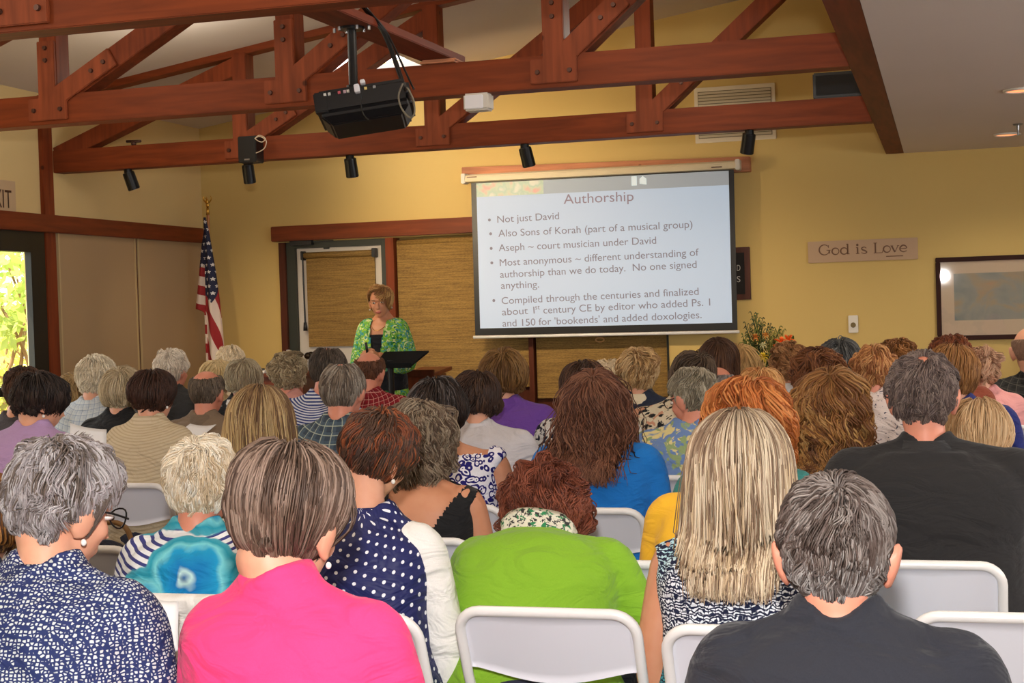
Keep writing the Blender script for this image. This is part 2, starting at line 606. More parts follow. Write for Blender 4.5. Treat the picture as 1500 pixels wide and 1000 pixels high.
def text_obj(name, body, p0, p1, mat, parent=None, normal=(0, -1, 0), depth=0.002, height=None, bold=0.0):
    """lettering whose base line runs from p0 to p1"""
    cu = bpy.data.curves.new(name, 'FONT')
    cu.body = body
    cu.size = 1.0
    cu.extrude = 0.0
    cu.offset = bold
    o = bpy.data.objects.new(name, cu)
    COL.objects.link(o)
    dg = bpy.context.evaluated_depsgraph_get()
    me = bpy.data.meshes.new_from_object(o.evaluated_get(dg))
    bpy.data.objects.remove(o)
    bpy.data.curves.remove(cu)
    n = len(me.vertices)
    co = np.empty(n * 3, dtype=np.float32)
    me.vertices.foreach_get('co', co)
    co = co.reshape(-1, 3).astype(float)
    p0, p1 = np.asarray(p0, float), np.asarray(p1, float)
    L = np.linalg.norm(p1 - p0)
    u = (p1 - p0) / L
    nn = np.asarray(normal, float)
    v = np.cross(nn, u)
    v /= np.linalg.norm(v)
    x0, x1 = co[:, 0].min(), co[:, 0].max()
    s = L / (x1 - x0)
    sy = s if height is None else height / 0.72
    W = p0 + (co[:, :1] - x0) * s * u + co[:, 1:2] * sy * v + nn * depth
    me.vertices.foreach_set('co', W.astype(np.float32).ravel())
    me.name = name
    me.materials.clear()
    me.materials.append(mat)
    me.update()
    return link(bpy.data.objects.new(name, me), parent)

# ------------------------------------------------------------------ people
SKULL_C = np.array([0, -0.012, 0.012])
SKULL_R = np.array([0.077, 0.096, 0.090])

def head_parts(s, Rh, H, ear=1.0):
    def E(c, r, rot=None, nu=16, nv=10):
        v, f = ellipsoid(c, r, rot, nu, nv)
        return (H + (v * s) @ Rh.T, f)
    ps = [E(SKULL_C, SKULL_R, nu=24, nv=16),
          E((0, 0.030, -0.045), (0.060, 0.062, 0.074)),
          E((0, 0.052, -0.100), (0.030, 0.030, 0.026)),
          E((0, 0.074, 0.012), (0.050, 0.018, 0.014)),
          E((0, 0.096, -0.030), (0.0115, 0.014, 0.024), rot_x(0.35)),
          E((0, 0.103, -0.046), (0.0165, 0.014, 0.010)),
          E((0, 0.087, -0.073), (0.024, 0.010, 0.0065)),
          E((0, 0.085, -0.083), (0.020, 0.010, 0.0075)),
          E((0.036, 0.060, -0.035), (0.022, 0.026, 0.024)),
          E((-0.036, 0.060, -0.035), (0.022, 0.026, 0.024)),
          E((0, -0.02, -0.07), (0.055, 0.062, 0.05))]
    for sx in (-1, 1):
        ps.append(E((sx * (0.082 + 0.008 * (ear - 1)), -0.006, -0.022), (0.0085 * ear, 0.019 * ear, 0.032 * ear), rot_y(sx * (0.22 + 0.3 * (ear - 1))) @ rot_x(0.15)))
        ps.append(E((sx * 0.079, 0.002, -0.046), (0.007, 0.010, 0.012)))
    return ps

def hand_parts(W, d, up, s=1.0, curl=0.9, side=1):
    """palm, four fingers and a thumb; d = towards the finger tips, up = back of the hand"""
    d = np.asarray(d, float) / np.linalg.norm(d)
    up = np.asarray(up, float) - d * np.dot(up, d)
    up /= np.linalg.norm(up)
    r = np.cross(d, up) * side
    B = np.stack([r, d, up], 1)
    ps = []
    v, f = ellipsoid((0, 0.045, 0), (0.041, 0.056, 0.016), nu=14, nv=10)
    ps.append((W + (v * s) @ B.T, f))
    for k, (x, L, y0) in enumerate(((-0.031, 0.062, 0.082), (-0.0105, 0.078, 0.088), (0.0105, 0.082, 0.088), (0.031, 0.074, 0.083))):
        pts, a, p = [], 0.15 + 0.05 * k, np.array([x, y0 - 0.02, 0.0])
        pts.append(p)
        for q in (0.35, 0.3, 0.25, 0.2):
            p = p + L * q * np.array([x * 0.6, math.cos(a), -math.sin(a)])
            a += curl * 0.42
            pts.append(p)
        v, f = tube(pts, [0.0095, 0.009, 0.0085, 0.008, 0.0055], 8)
        ps.append((W + (np.asarray(v) * s) @ B.T, f))
    pts = [(0.028, 0.02, -0.002), (0.046, 0.042, -0.010), (0.052, 0.066, -0.018), (0.047, 0.086, -0.024)]
    v, f = tube(pts, [0.013, 0.0115, 0.0095, 0.006], 8)
    ps.append((W + (np.asarray(v) * s) @ B.T, f))
    return ps

PROFILE = np.array([  # along the spine: share, half width, half depth
    (0.00, 0.178, 0.120), (0.08, 0.184, 0.125), (0.20, 0.178, 0.118), (0.38, 0.150, 0.104), (0.55, 0.152, 0.108),
    (0.70, 0.166, 0.114), (0.80, 0.168, 0.110), (0.88, 0.160, 0.096), (0.94, 0.118, 0.072), (1.00, 0.066, 0.058)])

def torso(B, Mid, N, kw, kd, grow=0.0, t0=0.0, t1=1.0, n=28, m=20, belly=0.0):
    t = np.linspace(t0, t1, m)
    C = ((1 - t) ** 2)[:, None] * B + (2 * t * (1 - t))[:, None] * Mid + (t ** 2)[:, None] * N
    T = np.gradient(C, axis=0)
    T /= np.linalg.norm(T, axis=1)[:, None]
    Xv = np.array([1.0, 0, 0])
    Fw = np.cross(T, np.broadcast_to(Xv, T.shape)) * -1
    Fw /= np.linalg.norm(Fw, axis=1)[:, None]
    hw = np.interp(t, PROFILE[:, 0], PROFILE[:, 1]) * kw + grow
    hd = np.interp(t, PROFILE[:, 0], PROFILE[:, 2]) * kd + grow
    ang = np.linspace(0, 2 * np.pi, n, endpoint=False)
    ca, sa = np.cos(ang), np.sin(ang)
    e = 0.82
    cx, sy = np.sign(ca) * np.abs(ca) ** e, np.sign(sa) * np.abs(sa) ** e
    dep = hd[:, None] * sy[None] * (1 + belly * np.exp(-((t - 0.35) / 0.2) ** 2)[:, None] * (sy[None] < 0))
    R = C[:, None] + hw[:, None, None] * cx[None, :, None] * Xv - dep[..., None] * Fw[:, None]
    return R

def uv_of(V, axis_xy, r=0.16):
    dx, dy = V[:, 0] - axis_xy[0], -(V[:, 1] - axis_xy[1])
    a = np.arctan2(dx, dy)
    rr = np.clip(np.hypot(dx, dy), 0.07, 0.22)
    return np.stack([a * (0.25 * r + 0.75 * rr), V[:, 2] + 0.7 * (0.17 - rr)], -1)

def scalp_margin(D, st):
    """> 0 where hair grows (D: unit directions in head space)"""
    x, y, z = D[:, 0], D[:, 1], D[:, 2]
    face = (st.get('front', 0.30) + np.maximum(0, z - 0.25) * 0.95) - y
    face = np.where(z < -0.12, np.minimum(face, st.get('sideburn', -0.05) - y), face)
    nape = z - st.get('nape', -0.80)
    m = np.minimum(face, nape)
    if 'bald' in st:
        bd = np.asarray(st['bald'][:3], float)
        bd /= np.linalg.norm(bd)
        m = np.minimum(m, np.arccos(np.clip(D @ bd, -1, 1)) - st['bald'][3])
    return m

HAIR = {
    'men':   dict(L=0.040, vt=0.016, vs=0.008, w=0.0026, clump=0.30, gravity=0.5, sideburn=-0.32, messy=0.06),
    'crop':  dict(L=0.060, vt=0.026, vs=0.014, w=0.0028, clump=0.45, gravity=0.5, wave=0.006, sideburn=-0.20),
    'pixie': dict(L=0.085, vt=0.034, vs=0.022, w=0.0034, clump=0.6, gravity=0.6, wave=0.012, sideburn=-0.02),
    'cap':   dict(L=0.150, end=0.07, vt=0.040, vs=0.034, w=0.0030, clump=0.45, gravity=0.8, wave=0.008, sideburn=0.15, hug=1.0),
    'bob':   dict(L=0.200, end=0.085, vt=0.034, vs=0.036, w=0.0030, clump=0.45, gravity=1.0, wave=0.006, sideburn=0.25, hug=0.55),
    'long':  dict(trim=1, L=0.400, end=0.22, vt=0.026, vs=0.026, w=0.0032, clump=0.55, gravity=1.5, wave=0.008, sideburn=0.30),
    'wavy':  dict(trim=1, L=0.330, end=0.23, vt=0.034, vs=0.038, w=0.0036, clump=0.7, gravity=1.4, swirl=0.0, wave=0.014, curl=0.009, cf=3.0, sideburn=0.30),
    'ringlets': dict(trim=1, L=0.330, end=0.20, vt=0.036, vs=0.046, w=0.0036, clump=0.7, gravity=1.5, swirl=0.0, messy=0.07, wave=0.014, curl=0.013, cf=4.0, sideburn=0.30),
    'curly': dict(whorl=(0.0, 0.05, 1.0), L=0.095, vt=0.046, vs=0.042, w=0.0036, clump=0.75, gravity=0.5, curl=0.011, cf=1.8, wave=0.012, sideburn=0.10),
    'updo':  dict(L=0.110, vt=0.030, vs=0.018, w=0.0034, clump=0.5, gravity=-0.1, wave=0.008, sideburn=0.0),
}

def make_hair(st, s, Rh, H, push, seed, n, segs):
    rng = np.random.default_rng(seed)
    c = SKULL_C.copy()
    R0 = SKULL_R.copy()
    vt, vs = st['vt'], st['vs']
    k = 4 * n
    i = np.arange(k) + 0.5
    zz = 1 - 2 * i / k
    ph = np.pi * (1 + 5 ** 0.5) * i
    D = np.stack([np.sqrt(1 - zz ** 2) * np.cos(ph), np.sqrt(1 - zz ** 2) * np.sin(ph), zz], -1)
    D += rng.normal(0, 0.012, D.shape)
    D /= np.linalg.norm(D, axis=1)[:, None]
    mg = scalp_margin(D, st)
    D, mg = D[mg > 0], mg[mg > 0]
    if len(D) > n:
        sel = rng.permutation(len(D))[:n]
        D, mg = D[sel], mg[sel]
    N = len(D)
    wh = np.array(st.get('whorl', (0.05, -0.42, 0.9)), float)
    wh /= np.linalg.norm(wh)
    g = np.array([0, 0, -1.0]) @ Rh
    L = st['L'] * (1 + rng.uniform(-0.14, 0.10, N))
    lay = rng.uniform(0.45, 1.0, N) ** 0.7
    if 'end' in st:   # every lock reaches about the same level below the skull
        L = np.maximum(0.03, st['end'] + (0.096 + 0.42 * (vt + vs) * lay) * (1.9 - np.arccos(np.clip(D[:, 2], -1, 1)))) * (1 + rng.uniform(-0.10, 0.06, N))
        if 'trim' in st:
            L = L * 1.0 + 0.12
    if 'Lfun' in st:
        L = L * st['Lfun'](D)
    pos = c + D * R0 * 0.99
    pts = [pos.copy()]
    ds = (L / segs)[:, None]
    hug = st.get('hug', 1.0 if st['L'] < 0.12 and 'end' not in st else 0.0)
    soft = rng.normal(0, 1, (N, 3)) * st.get('messy', 0.10)
    for q in range(segs):
        t = (q + 1) / segs
        nrm = (pos - c) / R0
        ln = np.linalg.norm(nrm, axis=1)[:, None]
        nn = nrm / ln
        tn = wh - (nn @ wh)[:, None] * nn
        tn /= np.linalg.norm(tn, axis=1)[:, None] + 1e-6
        fl = -tn + st.get('swirl', 0.25) * np.cross(nn, tn)
        below = np.clip((0.35 - nn[:, 2:3]) / 0.8, 0, 1)
        gf = np.clip(st['gravity'] * (0.12 + below), -0.5, 1)
        d = fl * (1 - np.abs(gf)) + gf * g + soft + (0.9 if q == 0 else 0.0) * nn
        d /= np.linalg.norm(d, axis=1)[:, None]
        pos = pos + d * ds
        v = vs + (vt - vs) * np.clip((nn[:, 2:3] + 0.15) / 0.9, 0, 1)
        off = v * lay[:, None] * min(1.0, 0.6 + t * 2.0)
        RR = R0 + off
        e = np.linalg.norm((pos - c) / RR, axis=1)[:, None]
        up = np.where(e < 1, 1 / e, 1 + (1 / e - 1) * hug * np.where(nn[:, 2:3] > st.get('hugz', -0.95), 1, 0))
        # below the ears the hair is not pushed out by the jaw but hangs
        pos = c + (pos - c) * up
        pts.append(pos.copy())
    S = np.stack(pts, 1)  # N, segs+1, 3
    T = np.linspace(0, 1, segs + 1)
    if 'trim' in st:   # cut to one level, with a little unevenness
        dep = (S - c) @ g
        lim = 0.03 + st['end'] * (1 + rng.normal(0, 0.05, N))
        over = dep > lim[:, None]
        k1 = np.where(over.any(1), over.argmax(1), segs)
        k1 = np.maximum(k1, 1)
        r_ = np.arange(N)
        d0, d1 = dep[r_, k1 - 1], dep[r_, k1]
        fr_ = np.where(over.any(1), (lim - d0) / np.maximum(d1 - d0, 1e-6), 1.0)
        tot = (k1 - 1 + np.clip(fr_, 0, 1))
        q_ = T[None] * tot[:, None]
        lo = np.minimum(q_.astype(int), segs - 1)
        w_ = (q_ - lo)[..., None]
        S = S[r_[:, None], lo] * (1 - w_) + S[r_[:, None], lo + 1] * w_
    # locks
    ncl = max(10, int(N / st.get('perlock', 26)))
    gi = rng.permutation(N)[:ncl]
    d2 = ((D[:, None] - D[gi][None]) ** 2).sum(-1)
    cl = d2.argmin(1)
    pull = st.get('clump', 0.5) * T[None, :, None] ** 0.8
    S = S + pull * 0.75 * (S[gi][cl] - S)
    # waves and curls, in step within a lock
    if st.get('wave'):
        f = rng.normal(0, 1, (ncl, 3))
        fr = rng.uniform(0.6, 1.3, ncl)
        pz = rng.uniform(0, 6.28, ncl)
        w = st['wave'] * np.sin(fr[cl][:, None] * 5.5 * T[None] + pz[cl][:, None]) * np.minimum(1, T[None] * 2.5)
        S = S + w[..., None] * f[cl][:, None]
    if st.get('curl'):
        a = rng.normal(0, 1, (ncl, 3))
        a /= np.linalg.norm(a, axis=1)[:, None]
        b = np.cross(a, g)
        b /= np.linalg.norm(b, axis=1)[:, None] + 1e-6
        a2 = np.cross(b, g)
        fr = st['cf'] * rng.uniform(0.8, 1.25, ncl)
        pz = rng.uniform(0, 6.28, ncl)
        th = fr[cl][:, None] * 6.28 * T[None] + pz[cl][:, None] + rng.normal(0, 0.35, (N, 1))
        amp = st['curl'] * np.minimum(1, T[None] * 3)[..., None]
        S = S + amp * (np.cos(th)[..., None] * b[cl][:, None] + np.sin(th)[..., None] * a2[cl][:, None])
    # keep the hair outside the skull
    e = np.linalg.norm((S - c) / (R0 * 1.0), axis=2)[..., None]
    S = np.where(e < 1.0, c + (S - c) / np.maximum(e, 1e-3), S)
    # to the person's space, outside the shoulders
    W = H + (S * s) @ Rh.T
    if 'trim' in st:
        W = push(W, D, lay)
    rad = st['w'] * s * rng.uniform(0.7, 1.25, N)[:, None] * np.interp(T, [0, 0.25, 0.75, 1.0], [0.8, 1.0, 0.95, 0.25])[None]
    dT = np.gradient(W, axis=1)
    dT /= np.linalg.norm(dT, axis=2)[..., None] + 1e-9
    out = W - (H + (c * s) @ Rh.T)
    A = np.cross(dT, out)
    A /= np.linalg.norm(A, axis=2)[..., None] + 1e-9
    Bn = np.cross(A, dT)
    K = 3
    an = np.array([np.pi / 2, np.pi * 7 / 6, np.pi * 11 / 6])
    V = W[:, :, None] + rad[:, :, None, None] * (np.cos(an)[None, None, :, None] * A[:, :, None] * 1.25 + np.sin(an)[None, None, :, None] * Bn[:, :, None] * 0.8)
    m = segs + 1
    base = grid_faces(m, K)
    F = (base[None] + (np.arange(N) * m * K)[:, None, None]).reshape(-1, 4)
    # colour of each strand
    cols = np.array([lin(*q)[:3] for q in st['cols']])
    pick = rng.integers(0, len(cols), ncl)[cl]
    own = rng.random(N) < 0.45
    pick = np.where(own, rng.integers(0, len(cols), N), pick)
    cc = cols[pick] * rng.uniform(0.82, 1.15, (N, 1))
    if 'low' in st:  # another colour lower on the head
        lowc = np.array([lin(*q)[:3] for q in st['low']])
        f = np.clip((-D[:, 2] + st.get('lowz', 0.0)) / 0.5, 0, 1)
        cc = np.where((rng.random(N) < f)[:, None], lowc[rng.integers(0, len(lowc), N)] * rng.uniform(0.85, 1.12, (N, 1)), cc)
    C = np.broadcast_to(cc[:, None], (N, m, 3)).copy()
    if 'root' in st:
        rc = np.array(lin(*st['root'])[:3])
        f = np.clip(1 - T / st.get('rootlen', 0.3), 0, 1)[None, :, None]
        C = C * (1 - 0.8 * f) + rc * 0.8 * f
    C4 = np.concatenate([np.repeat(C[:, :, None], K, 2).reshape(-1, 3), np.ones((N * m * K, 1))], 1)
    Vs = V.reshape(-1, 3)
    # close cap below the strands
    nv_, nu_ = 26, 40
    th = np.linspace(0.01, np.pi * 0.93, nv_)
    pp = np.linspace(0, 2 * np.pi, nu_, endpoint=False)
    DD = np.stack([np.sin(th)[:, None] * np.cos(pp), np.sin(th)[:, None] * np.sin(pp), np.cos(th)[:, None] + 0 * pp], -1).reshape(-1, 3)
    mm = scalp_margin(DD, st)
    vv = vs + (vt - vs) * np.clip((DD[:, 2] + 0.15) / 0.9, 0, 1)
    wob = 1 + 0.14 * np.sin(DD[:, 0] * 17 + seed) * np.sin(DD[:, 1] * 14 + 2 * seed) * np.sin(DD[:, 2] * 15)
    near_wh = np.exp(-(np.arccos(np.clip(DD @ wh, -1, 1)) / 0.55) ** 2)
    offc = vv * 0.62 * wob * np.clip(mm / 0.22, 0, 1) * (1 - 0.85 * near_wh) - 0.002
    CV = H + ((c + DD * (R0 + offc[:, None])) * s) @ Rh.T
    CF = grid_faces(nv_, nu_)
    CF = CF[(mm[CF] > -0.03).all(1)]
    avg = cols.mean(0) * 0.8
    cc2 = np.broadcast_to(avg, (len(CV), 3))
    if 'low' in st:
        f = np.clip((-DD[:, 2:3] + st.get('lowz', 0.0)) / 0.5, 0, 1)
        cc2 = cc2 * (1 - f) + lowc.mean(0) * 0.85 * f
    CC = np.concatenate([cc2, np.ones((len(CV), 1))], 1)
    return np.concatenate([Vs, CV]), [F, CF + len(Vs)], np.concatenate([C4, CC])

_cache = {}

def trouser_mesh(kind, mat):
    key = (kind, mat.name)
    if key in _cache:
        return _cache[key]
    if kind not in _cache:
        ps = []
        if kind == 'sit':
            ps.append(ellipsoid((0, -0.02, 0.545), (0.185, 0.15, 0.10), nu=20, nv=12))
            for sx in (-1, 1):
                k = bez([(sx * 0.085, 0.0, 0.535), (sx * 0.105, 0.22, 0.535), (sx * 0.12, 0.43, 0.515), (sx * 0.12, 0.465, 0.40), (sx * 0.12, 0.45, 0.07)], 5)
                ps.append(tube(k, np.interp(np.linspace(0, 1, len(k)), [0, 0.25, 0.5, 0.6, 1], [0.092, 0.085, 0.07, 0.068, 0.058]), 14))
        else:
            ps.append(ellipsoid((0, 0, 0.93), (0.175, 0.12, 0.13), nu=20, nv=12))
            for sx in (-1, 1):
                k = bez([(sx * 0.085, 0, 0.90), (sx * 0.09, 0.015, 0.52), (sx * 0.095, -0.01, 0.07)], 7)
                ps.append(tube(k, np.interp(np.linspace(0, 1, len(k)), [0, 0.5, 1], [0.095, 0.068, 0.06]), 14))
        _cache[kind] = remesh(ps, 0.016, 4)
    V, F = _cache[kind]
    me = arr_mesh('trousers', V, F, uv=uv_of(V, (0, 0)))
    me.materials.append(mat)
    _cache[key] = me
    return me

def shoe_mesh(mat):
    key = ('shoe', mat.name)
    if key not in _cache:
        R = []
        for y, w, h, zc in ((-0.06, 0.02, 0.03, 0.045), (-0.045, 0.034, 0.045, 0.05), (0.0, 0.036, 0.05, 0.052), (0.06, 0.042, 0.036, 0.038), (0.12, 0.046, 0.028, 0.03), (0.17, 0.038, 0.022, 0.024), (0.195, 0.015, 0.012, 0.016)):
            a = np.linspace(0, 2 * np.pi, 12, endpoint=False)
            z = zc + h * np.sin(a)
            R.append(np.stack([w * np.cos(a), np.full(12, y), np.maximum(z, 0.003)], -1))
        V, F = loft(R)
        me = arr_mesh('shoe', V, F)
        me.materials.append(mat)
        _cache[key] = me
    return _cache[key]

def person(label, px, top, Y, style, skin, shirt, *, cols, s=1.0, sw=0.195, bx=None, lean=0.03, yaw=0.0, hyaw=0.0, pitch=0.12, roll=0.0,
           kd=1.0, belly=0.0, hunch=0.03, sleeve=0.55, shirt_mat2=None, vest=False, collar=None, cut=None, trousers=None, shoes=None,
           near=0, seed=0, hair=None, earring=None, glasses=False, elbow=None, wrist=None, stand=False, group=None, face=0.0, ear=1.0,
           dz=0.0, neck=1.0, neckline=0.985, chair=True, dx=0.0):
    """one person: the body is one continuous surface, hair and clothing are its children.
    px, top: where the crown of the hair shows; Y: how far into the room the head is."""
    st = dict(HAIR[style])
    st['cols'] = cols
    st.update(hair or {})
    T = P(px, top, Y=Y)
    ground = 0.0
    rz = yaw
    cz, sz = math.cos(rz), math.sin(rz)
    Hw = np.array([T[0], T[1], T[2] - (0.102 + st['vt'] * 0.75) * s + dz])
    bpx = P(bx if bx is not None else px, top, Y=Y)[0]
    if stand:
        org = np.array([bpx, Hw[1] + sz * 0 - cz * lean, 0])
    else:
        org = np.array([bpx, Hw[1] - lean, 0])
    rel = Hw - org
    H = np.array([cz * rel[0] + sz * rel[1], -sz * rel[0] + cz * rel[1], rel[2]])
    Rh = rot_z(hyaw) @ rot_x(-pitch) @ rot_y(roll)
    nv = np.array([0, 0.030, 0.142 * neck]) * s
    np_ = pitch * 0.75
    nv = np.array([nv[1] * 0 + 0.04 * roll, nv[1] * math.cos(np_) + nv[2] * math.sin(np_), nv[2] * math.cos(np_) - nv[1] * math.sin(np_)])
    N = H - nv
    base_z = 0.90 if stand else 0.47
    B = np.array([0, -0.02, base_z])
    N[0] = N[0] * 0.75
    Mid = (B + N) / 2 + np.array([0, -hunch, 0.02])
    kw = (sw - 0.012) / 0.183
    S = N[2] - 0.072 - max(0, lean - 0.1) * 0.12
    t_s = 0.90
    Cs = (1 - t_s) ** 2 * B + 2 * t_s * (1 - t_s) * Mid + t_s ** 2 * N
    voxel = (0.012, 0.0095, 0.0065)[near]
    if face:
        voxel = face
    parts = [loft(torso(B, Mid, N, kw, kd, belly=belly, t1=0.955 if sleeve > 0 and cut is None and neckline > 0.975 else 1.0))]
    hb = H + (np.array([0, -0.028, -0.075]) * s) @ Rh.T
    nk = np.array([N - np.array([0, 0.0, 0.035]), N + (hb - N) * 0.45, hb + (H - hb) * 0.2])
    parts.append(tube(nk, np.array([0.062, 0.052, 0.054]) * s, 16))
    parts += head_parts(s, Rh, H, ear)
    tg = (N - Mid) / np.linalg.norm(N - Mid)
    Sb = N - tg * 0.070
    traps = []
    arms = []
    for i, sx in enumerate((-1, 1)):
        sh = np.array([N[0] * 0.5 + sx * (sw - 0.054), Sb[1] + 0.004, Sb[2]])
        e = np.asarray(elbow[i], float) if elbow is not None and elbow[i] is not None else np.array([sx * 0.045, 0.05, -0.285])
        w = np.asarray(wrist[i], float) if wrist is not None and wrist[i] is not None else np.array([-sx * 0.12, 0.20, 0.0])
        el = sh + e
        wr = el + w
        top_in = sh + np.array([-sx * 0.050, 0.0, 0.0])
        tp = bez([N + tg * 0.030 + np.array([sx * 0.022, -0.006, 0]), N + tg * 0.002 + np.array([sx * 0.060, -0.006, -0.014]), sh + np.array([-sx * 0.030, -0.002, 0.020]), sh + np.array([sx * 0.012, 0, -0.005])], 5)
        tr_ = np.interp(np.linspace(0, 1, len(tp)), [0, 0.33, 0.7, 1], [0.036, 0.034, 0.034, 0.044])
        traps.append((tp, tr_))
        if sleeve == 0 or neckline <= 0.975 or cut is not None:
            parts.append(tube(tp, tr_, 12))
        curve = bez([top_in, sh + np.array([sx * 0.004, 0, -0.014]), el, wr], 7)
        u = np.linspace(0, 1, len(curve))
        r = np.interp(u, [0, 0.2, 0.33, 0.5, 0.66, 0.75, 1], [0.046, 0.052, 0.052, 0.044, 0.039, 0.038, 0.027]) * (0.86 + 0.14 * kw)
        arms.append((curve, r, wr, wr - el))
        parts.append(tube(curve, r, 12))
        parts += hand_parts(wr, (wr - el) + np.array([0, 0.0, -0.02]), (0, 0.2, 1) if not stand else (0.0, 0.8, 0.6), 1.0, 0.8, sx)
    V, F = remesh(parts, voxel, 5 if not face else 4)
    body = obj_arr('person', V, F, skin)
    body.location = org
    body.rotation_euler = (0, 0, rz)
    tag(body, label, 'person', group)
    # ---- clothing
    ax = (float(Cs[0]), float(B[1] * 0.5 + Cs[1] * 0.5))
    g1 = 0.013
    R = torso(B - np.array([0, 0, 0.02]), Mid, N, kw, kd, grow=g1, t1=neckline, m=24, belly=belly)
    cp = [loft(R)]
    sl = []
    if neckline > 0.975:
        cdir = (hb - N) / np.linalg.norm(hb - N)
        hh = 0.040 if neckline > 0.995 else (0.022 if neckline > 0.987 else 0.012)
        cp.append(tube([N - cdir * 0.05, N - cdir * 0.01, N + cdir * hh], np.array([0.074, 0.070, 0.066 if hh > 0.03 else 0.070]) * s, 18))
    for tp, tr_ in traps:
        k0 = 0 if neckline > 0.975 else 6
        cp.append(tube(tp[k0:], tr_[k0:] + 0.015, 12))
    for curve, r, wr, dv in arms:
        if sleeve > 0:
            kk = max(4, int(len(curve) * sleeve))
            v = tube(curve[:kk], r[:kk] + np.interp(np.linspace(0, 1, kk), [0, 1], [0.012, 0.012 if sleeve > 0.8 else 0.018]), 14)
            (sl if vest else cp).append(v)
        else:
            cp.append(tube(curve[:4], r[:4] + 0.006, 12))
    sv = (0.015, 0.012, 0.0085)[near]
    V, F = remesh(cp, sv, 5)
    if near:
        rg = np.random.default_rng(seed + 5)
        for _ in range(7):
            kx = rg.normal(0, 1, 3) * (9, 9, 20)
            V = V + 0.0014 * np.sin(V @ kx + rg.uniform(0, 6))[:, None] * np.array([0.3, 1, 0.2])
    if cut is not None:
        V, F = drop_faces(V, F, lambda c: ~cut(c, N))
    so = obj_arr('shirt', V, F, shirt, body, uv=uv_of(V, ax))
    if vest:
        so.name = 'vest'
        for v in sl:
            V, F = remesh([v], sv, 4)
            obj_arr('sleeve', V, F, shirt_mat2, body, uv=uv_of(V, ax))
    if collar is not None:
        a = np.linspace(0, 2 * np.pi, 24, endpoint=False)
        R = []
        ca = (hb - N) / np.linalg.norm(hb - N)
        for h, rr in ((-0.03, 0.094), (0.0, 0.084), (0.030, 0.070), (0.036, 0.068), (0.034, 0.064), (0.0, 0.068), (-0.03, 0.075)):
            low = 0.020 * (np.sin(a) > 0.2) * np.sin(a)
            cen = N + ca * (h * collar[1])
            R.append(cen + np.stack([rr * s * np.cos(a), rr * s * 0.94 * np.sin(a) - 0.004, -low], -1))
        R = np.array(R)
        m, n, _ = R.shape
        obj_arr('collar', R.reshape(-1, 3), [grid_faces(m, n)], collar[0], so, uv=uv_of(R.reshape(-1, 3), ax))
    # ---- hair
    Rt = torso(B, Mid, N, kw, kd, grow=0.022, m=24)
    zc = Rt[:, :, 2].mean(1)
    back = Rt[:, :, 1].min(1)
    o_ = np.argsort(zc)
    def push(W, D, lay):
        z = W[..., 2]
        zm = zc.max() - 0.03
        yb = np.interp(z, zc[o_], back[o_]) + 0.9 * np.maximum(0, z - zm) + 0.12 * np.maximum(0, np.abs(W[..., 0] - N[0]) - 0.12) ** 1.0
        yb = yb - 0.010 - 0.034 * lay[:, None]
        okr = (D[:, 1] < 0.12)[:, None]
        ins = okr & (z < zm + 0.12) & (W[..., 1] > yb) & (W[..., 1] < yb + 0.12) & (np.abs(W[..., 0] - N[0]) < sw - 0.01)
        W = W.copy()
        fz = np.clip((zm + 0.12 - z) / 0.14, 0, 1)
        W[..., 1] = np.where(ins, W[..., 1] + fz * (yb - W[..., 1]), W[..., 1])
        return W
    n_, g_ = ((600, 7), (1500, 9), (4200, 12))[near]
    if style in ('long', 'wavy', 'ringlets'):
        n_, g_ = int(n_ * 1.3), g_ + 8
    st['w'] *= (1.3, 0.92, 0.62)[near]
    st['vt'] *= 1.0
    V, F, C = make_hair(st, s, Rh, H, push, seed + 11, n_, g_)
    obj_arr('hair', V, F, M['hair'], body, col=C)
    if earring:
        for sx in ((-1, 1) if earring == 'both' else ((1,) if earring == 'right' else (-1,))):
            p = H + (np.array([sx * 0.088, 0.004, -0.060]) * s) @ Rh.T
            v, f = ellipsoid(p, (0.0055, 0.0055, 0.0065), nu=10, nv=8)
            obj_arr('earring', v, f, M['pearl'], body)
    if glasses:
        mb = MB()
        for sx in (-1, 1):
            q = lambda x, y, z: H + (np.array([x, y, z]) * s) @ Rh.T
            c = bez([q(sx * 0.085, -0.01, 0.0), q(sx * 0.082, 0.05, 0.004), q(sx * 0.066, 0.104, 0.0)], 4)
            mb.raw(*tube(c, np.full(len(c), 0.0022), 6))
            a = np.linspace(0, 2 * np.pi, 17)
            ring = [q(sx * (0.034 + 0.027 * math.cos(t)), 0.108 - 0.006 * math.cos(t) ** 2, -0.004 + 0.02 * math.sin(t)) for t in a]
            mb.raw(*tube(ring, np.full(17, 0.0018), 6))
        mb.raw(*tube([H + (np.array(p) * s) @ Rh.T for p in ((-0.008, 0.112, 0), (0, 0.114, 0.002), (0.008, 0.112, 0))], np.full(3, 0.0018), 6))
        mb.build('glasses', M['black_metal'], body, smooth=True)
    if face or glasses or earring == 'both' and False:
        for sx in (-1, 1):
            p = H + (np.array([sx * 0.032, 0.079, -0.006]) * s) @ Rh.T
            v, f = ellipsoid(p, np.array([0.0130, 0.0125, 0.0070]) * s, nu=14, nv=10)
            eo = obj_arr('eye', v, f, M['eyewhite'], body)
            pi = H + (np.array([sx * 0.032 + 0.001, 0.0893, -0.006]) * s) @ Rh.T
            v, f = ellipsoid(pi, np.array([0.0060, 0.0035, 0.0062]) * s, nu=12, nv=8)
            obj_arr('iris', v, f, M['iris'], eo)
    # ---- trousers and shoes
    to = bpy.data.objects.new('trousers', trouser_mesh('stand' if stand else 'sit', trousers or M['navy_cloth']))
    link(to, body)
    to.scale = (max(0.9, sw / 0.195), 1, 1 if not stand else 1)
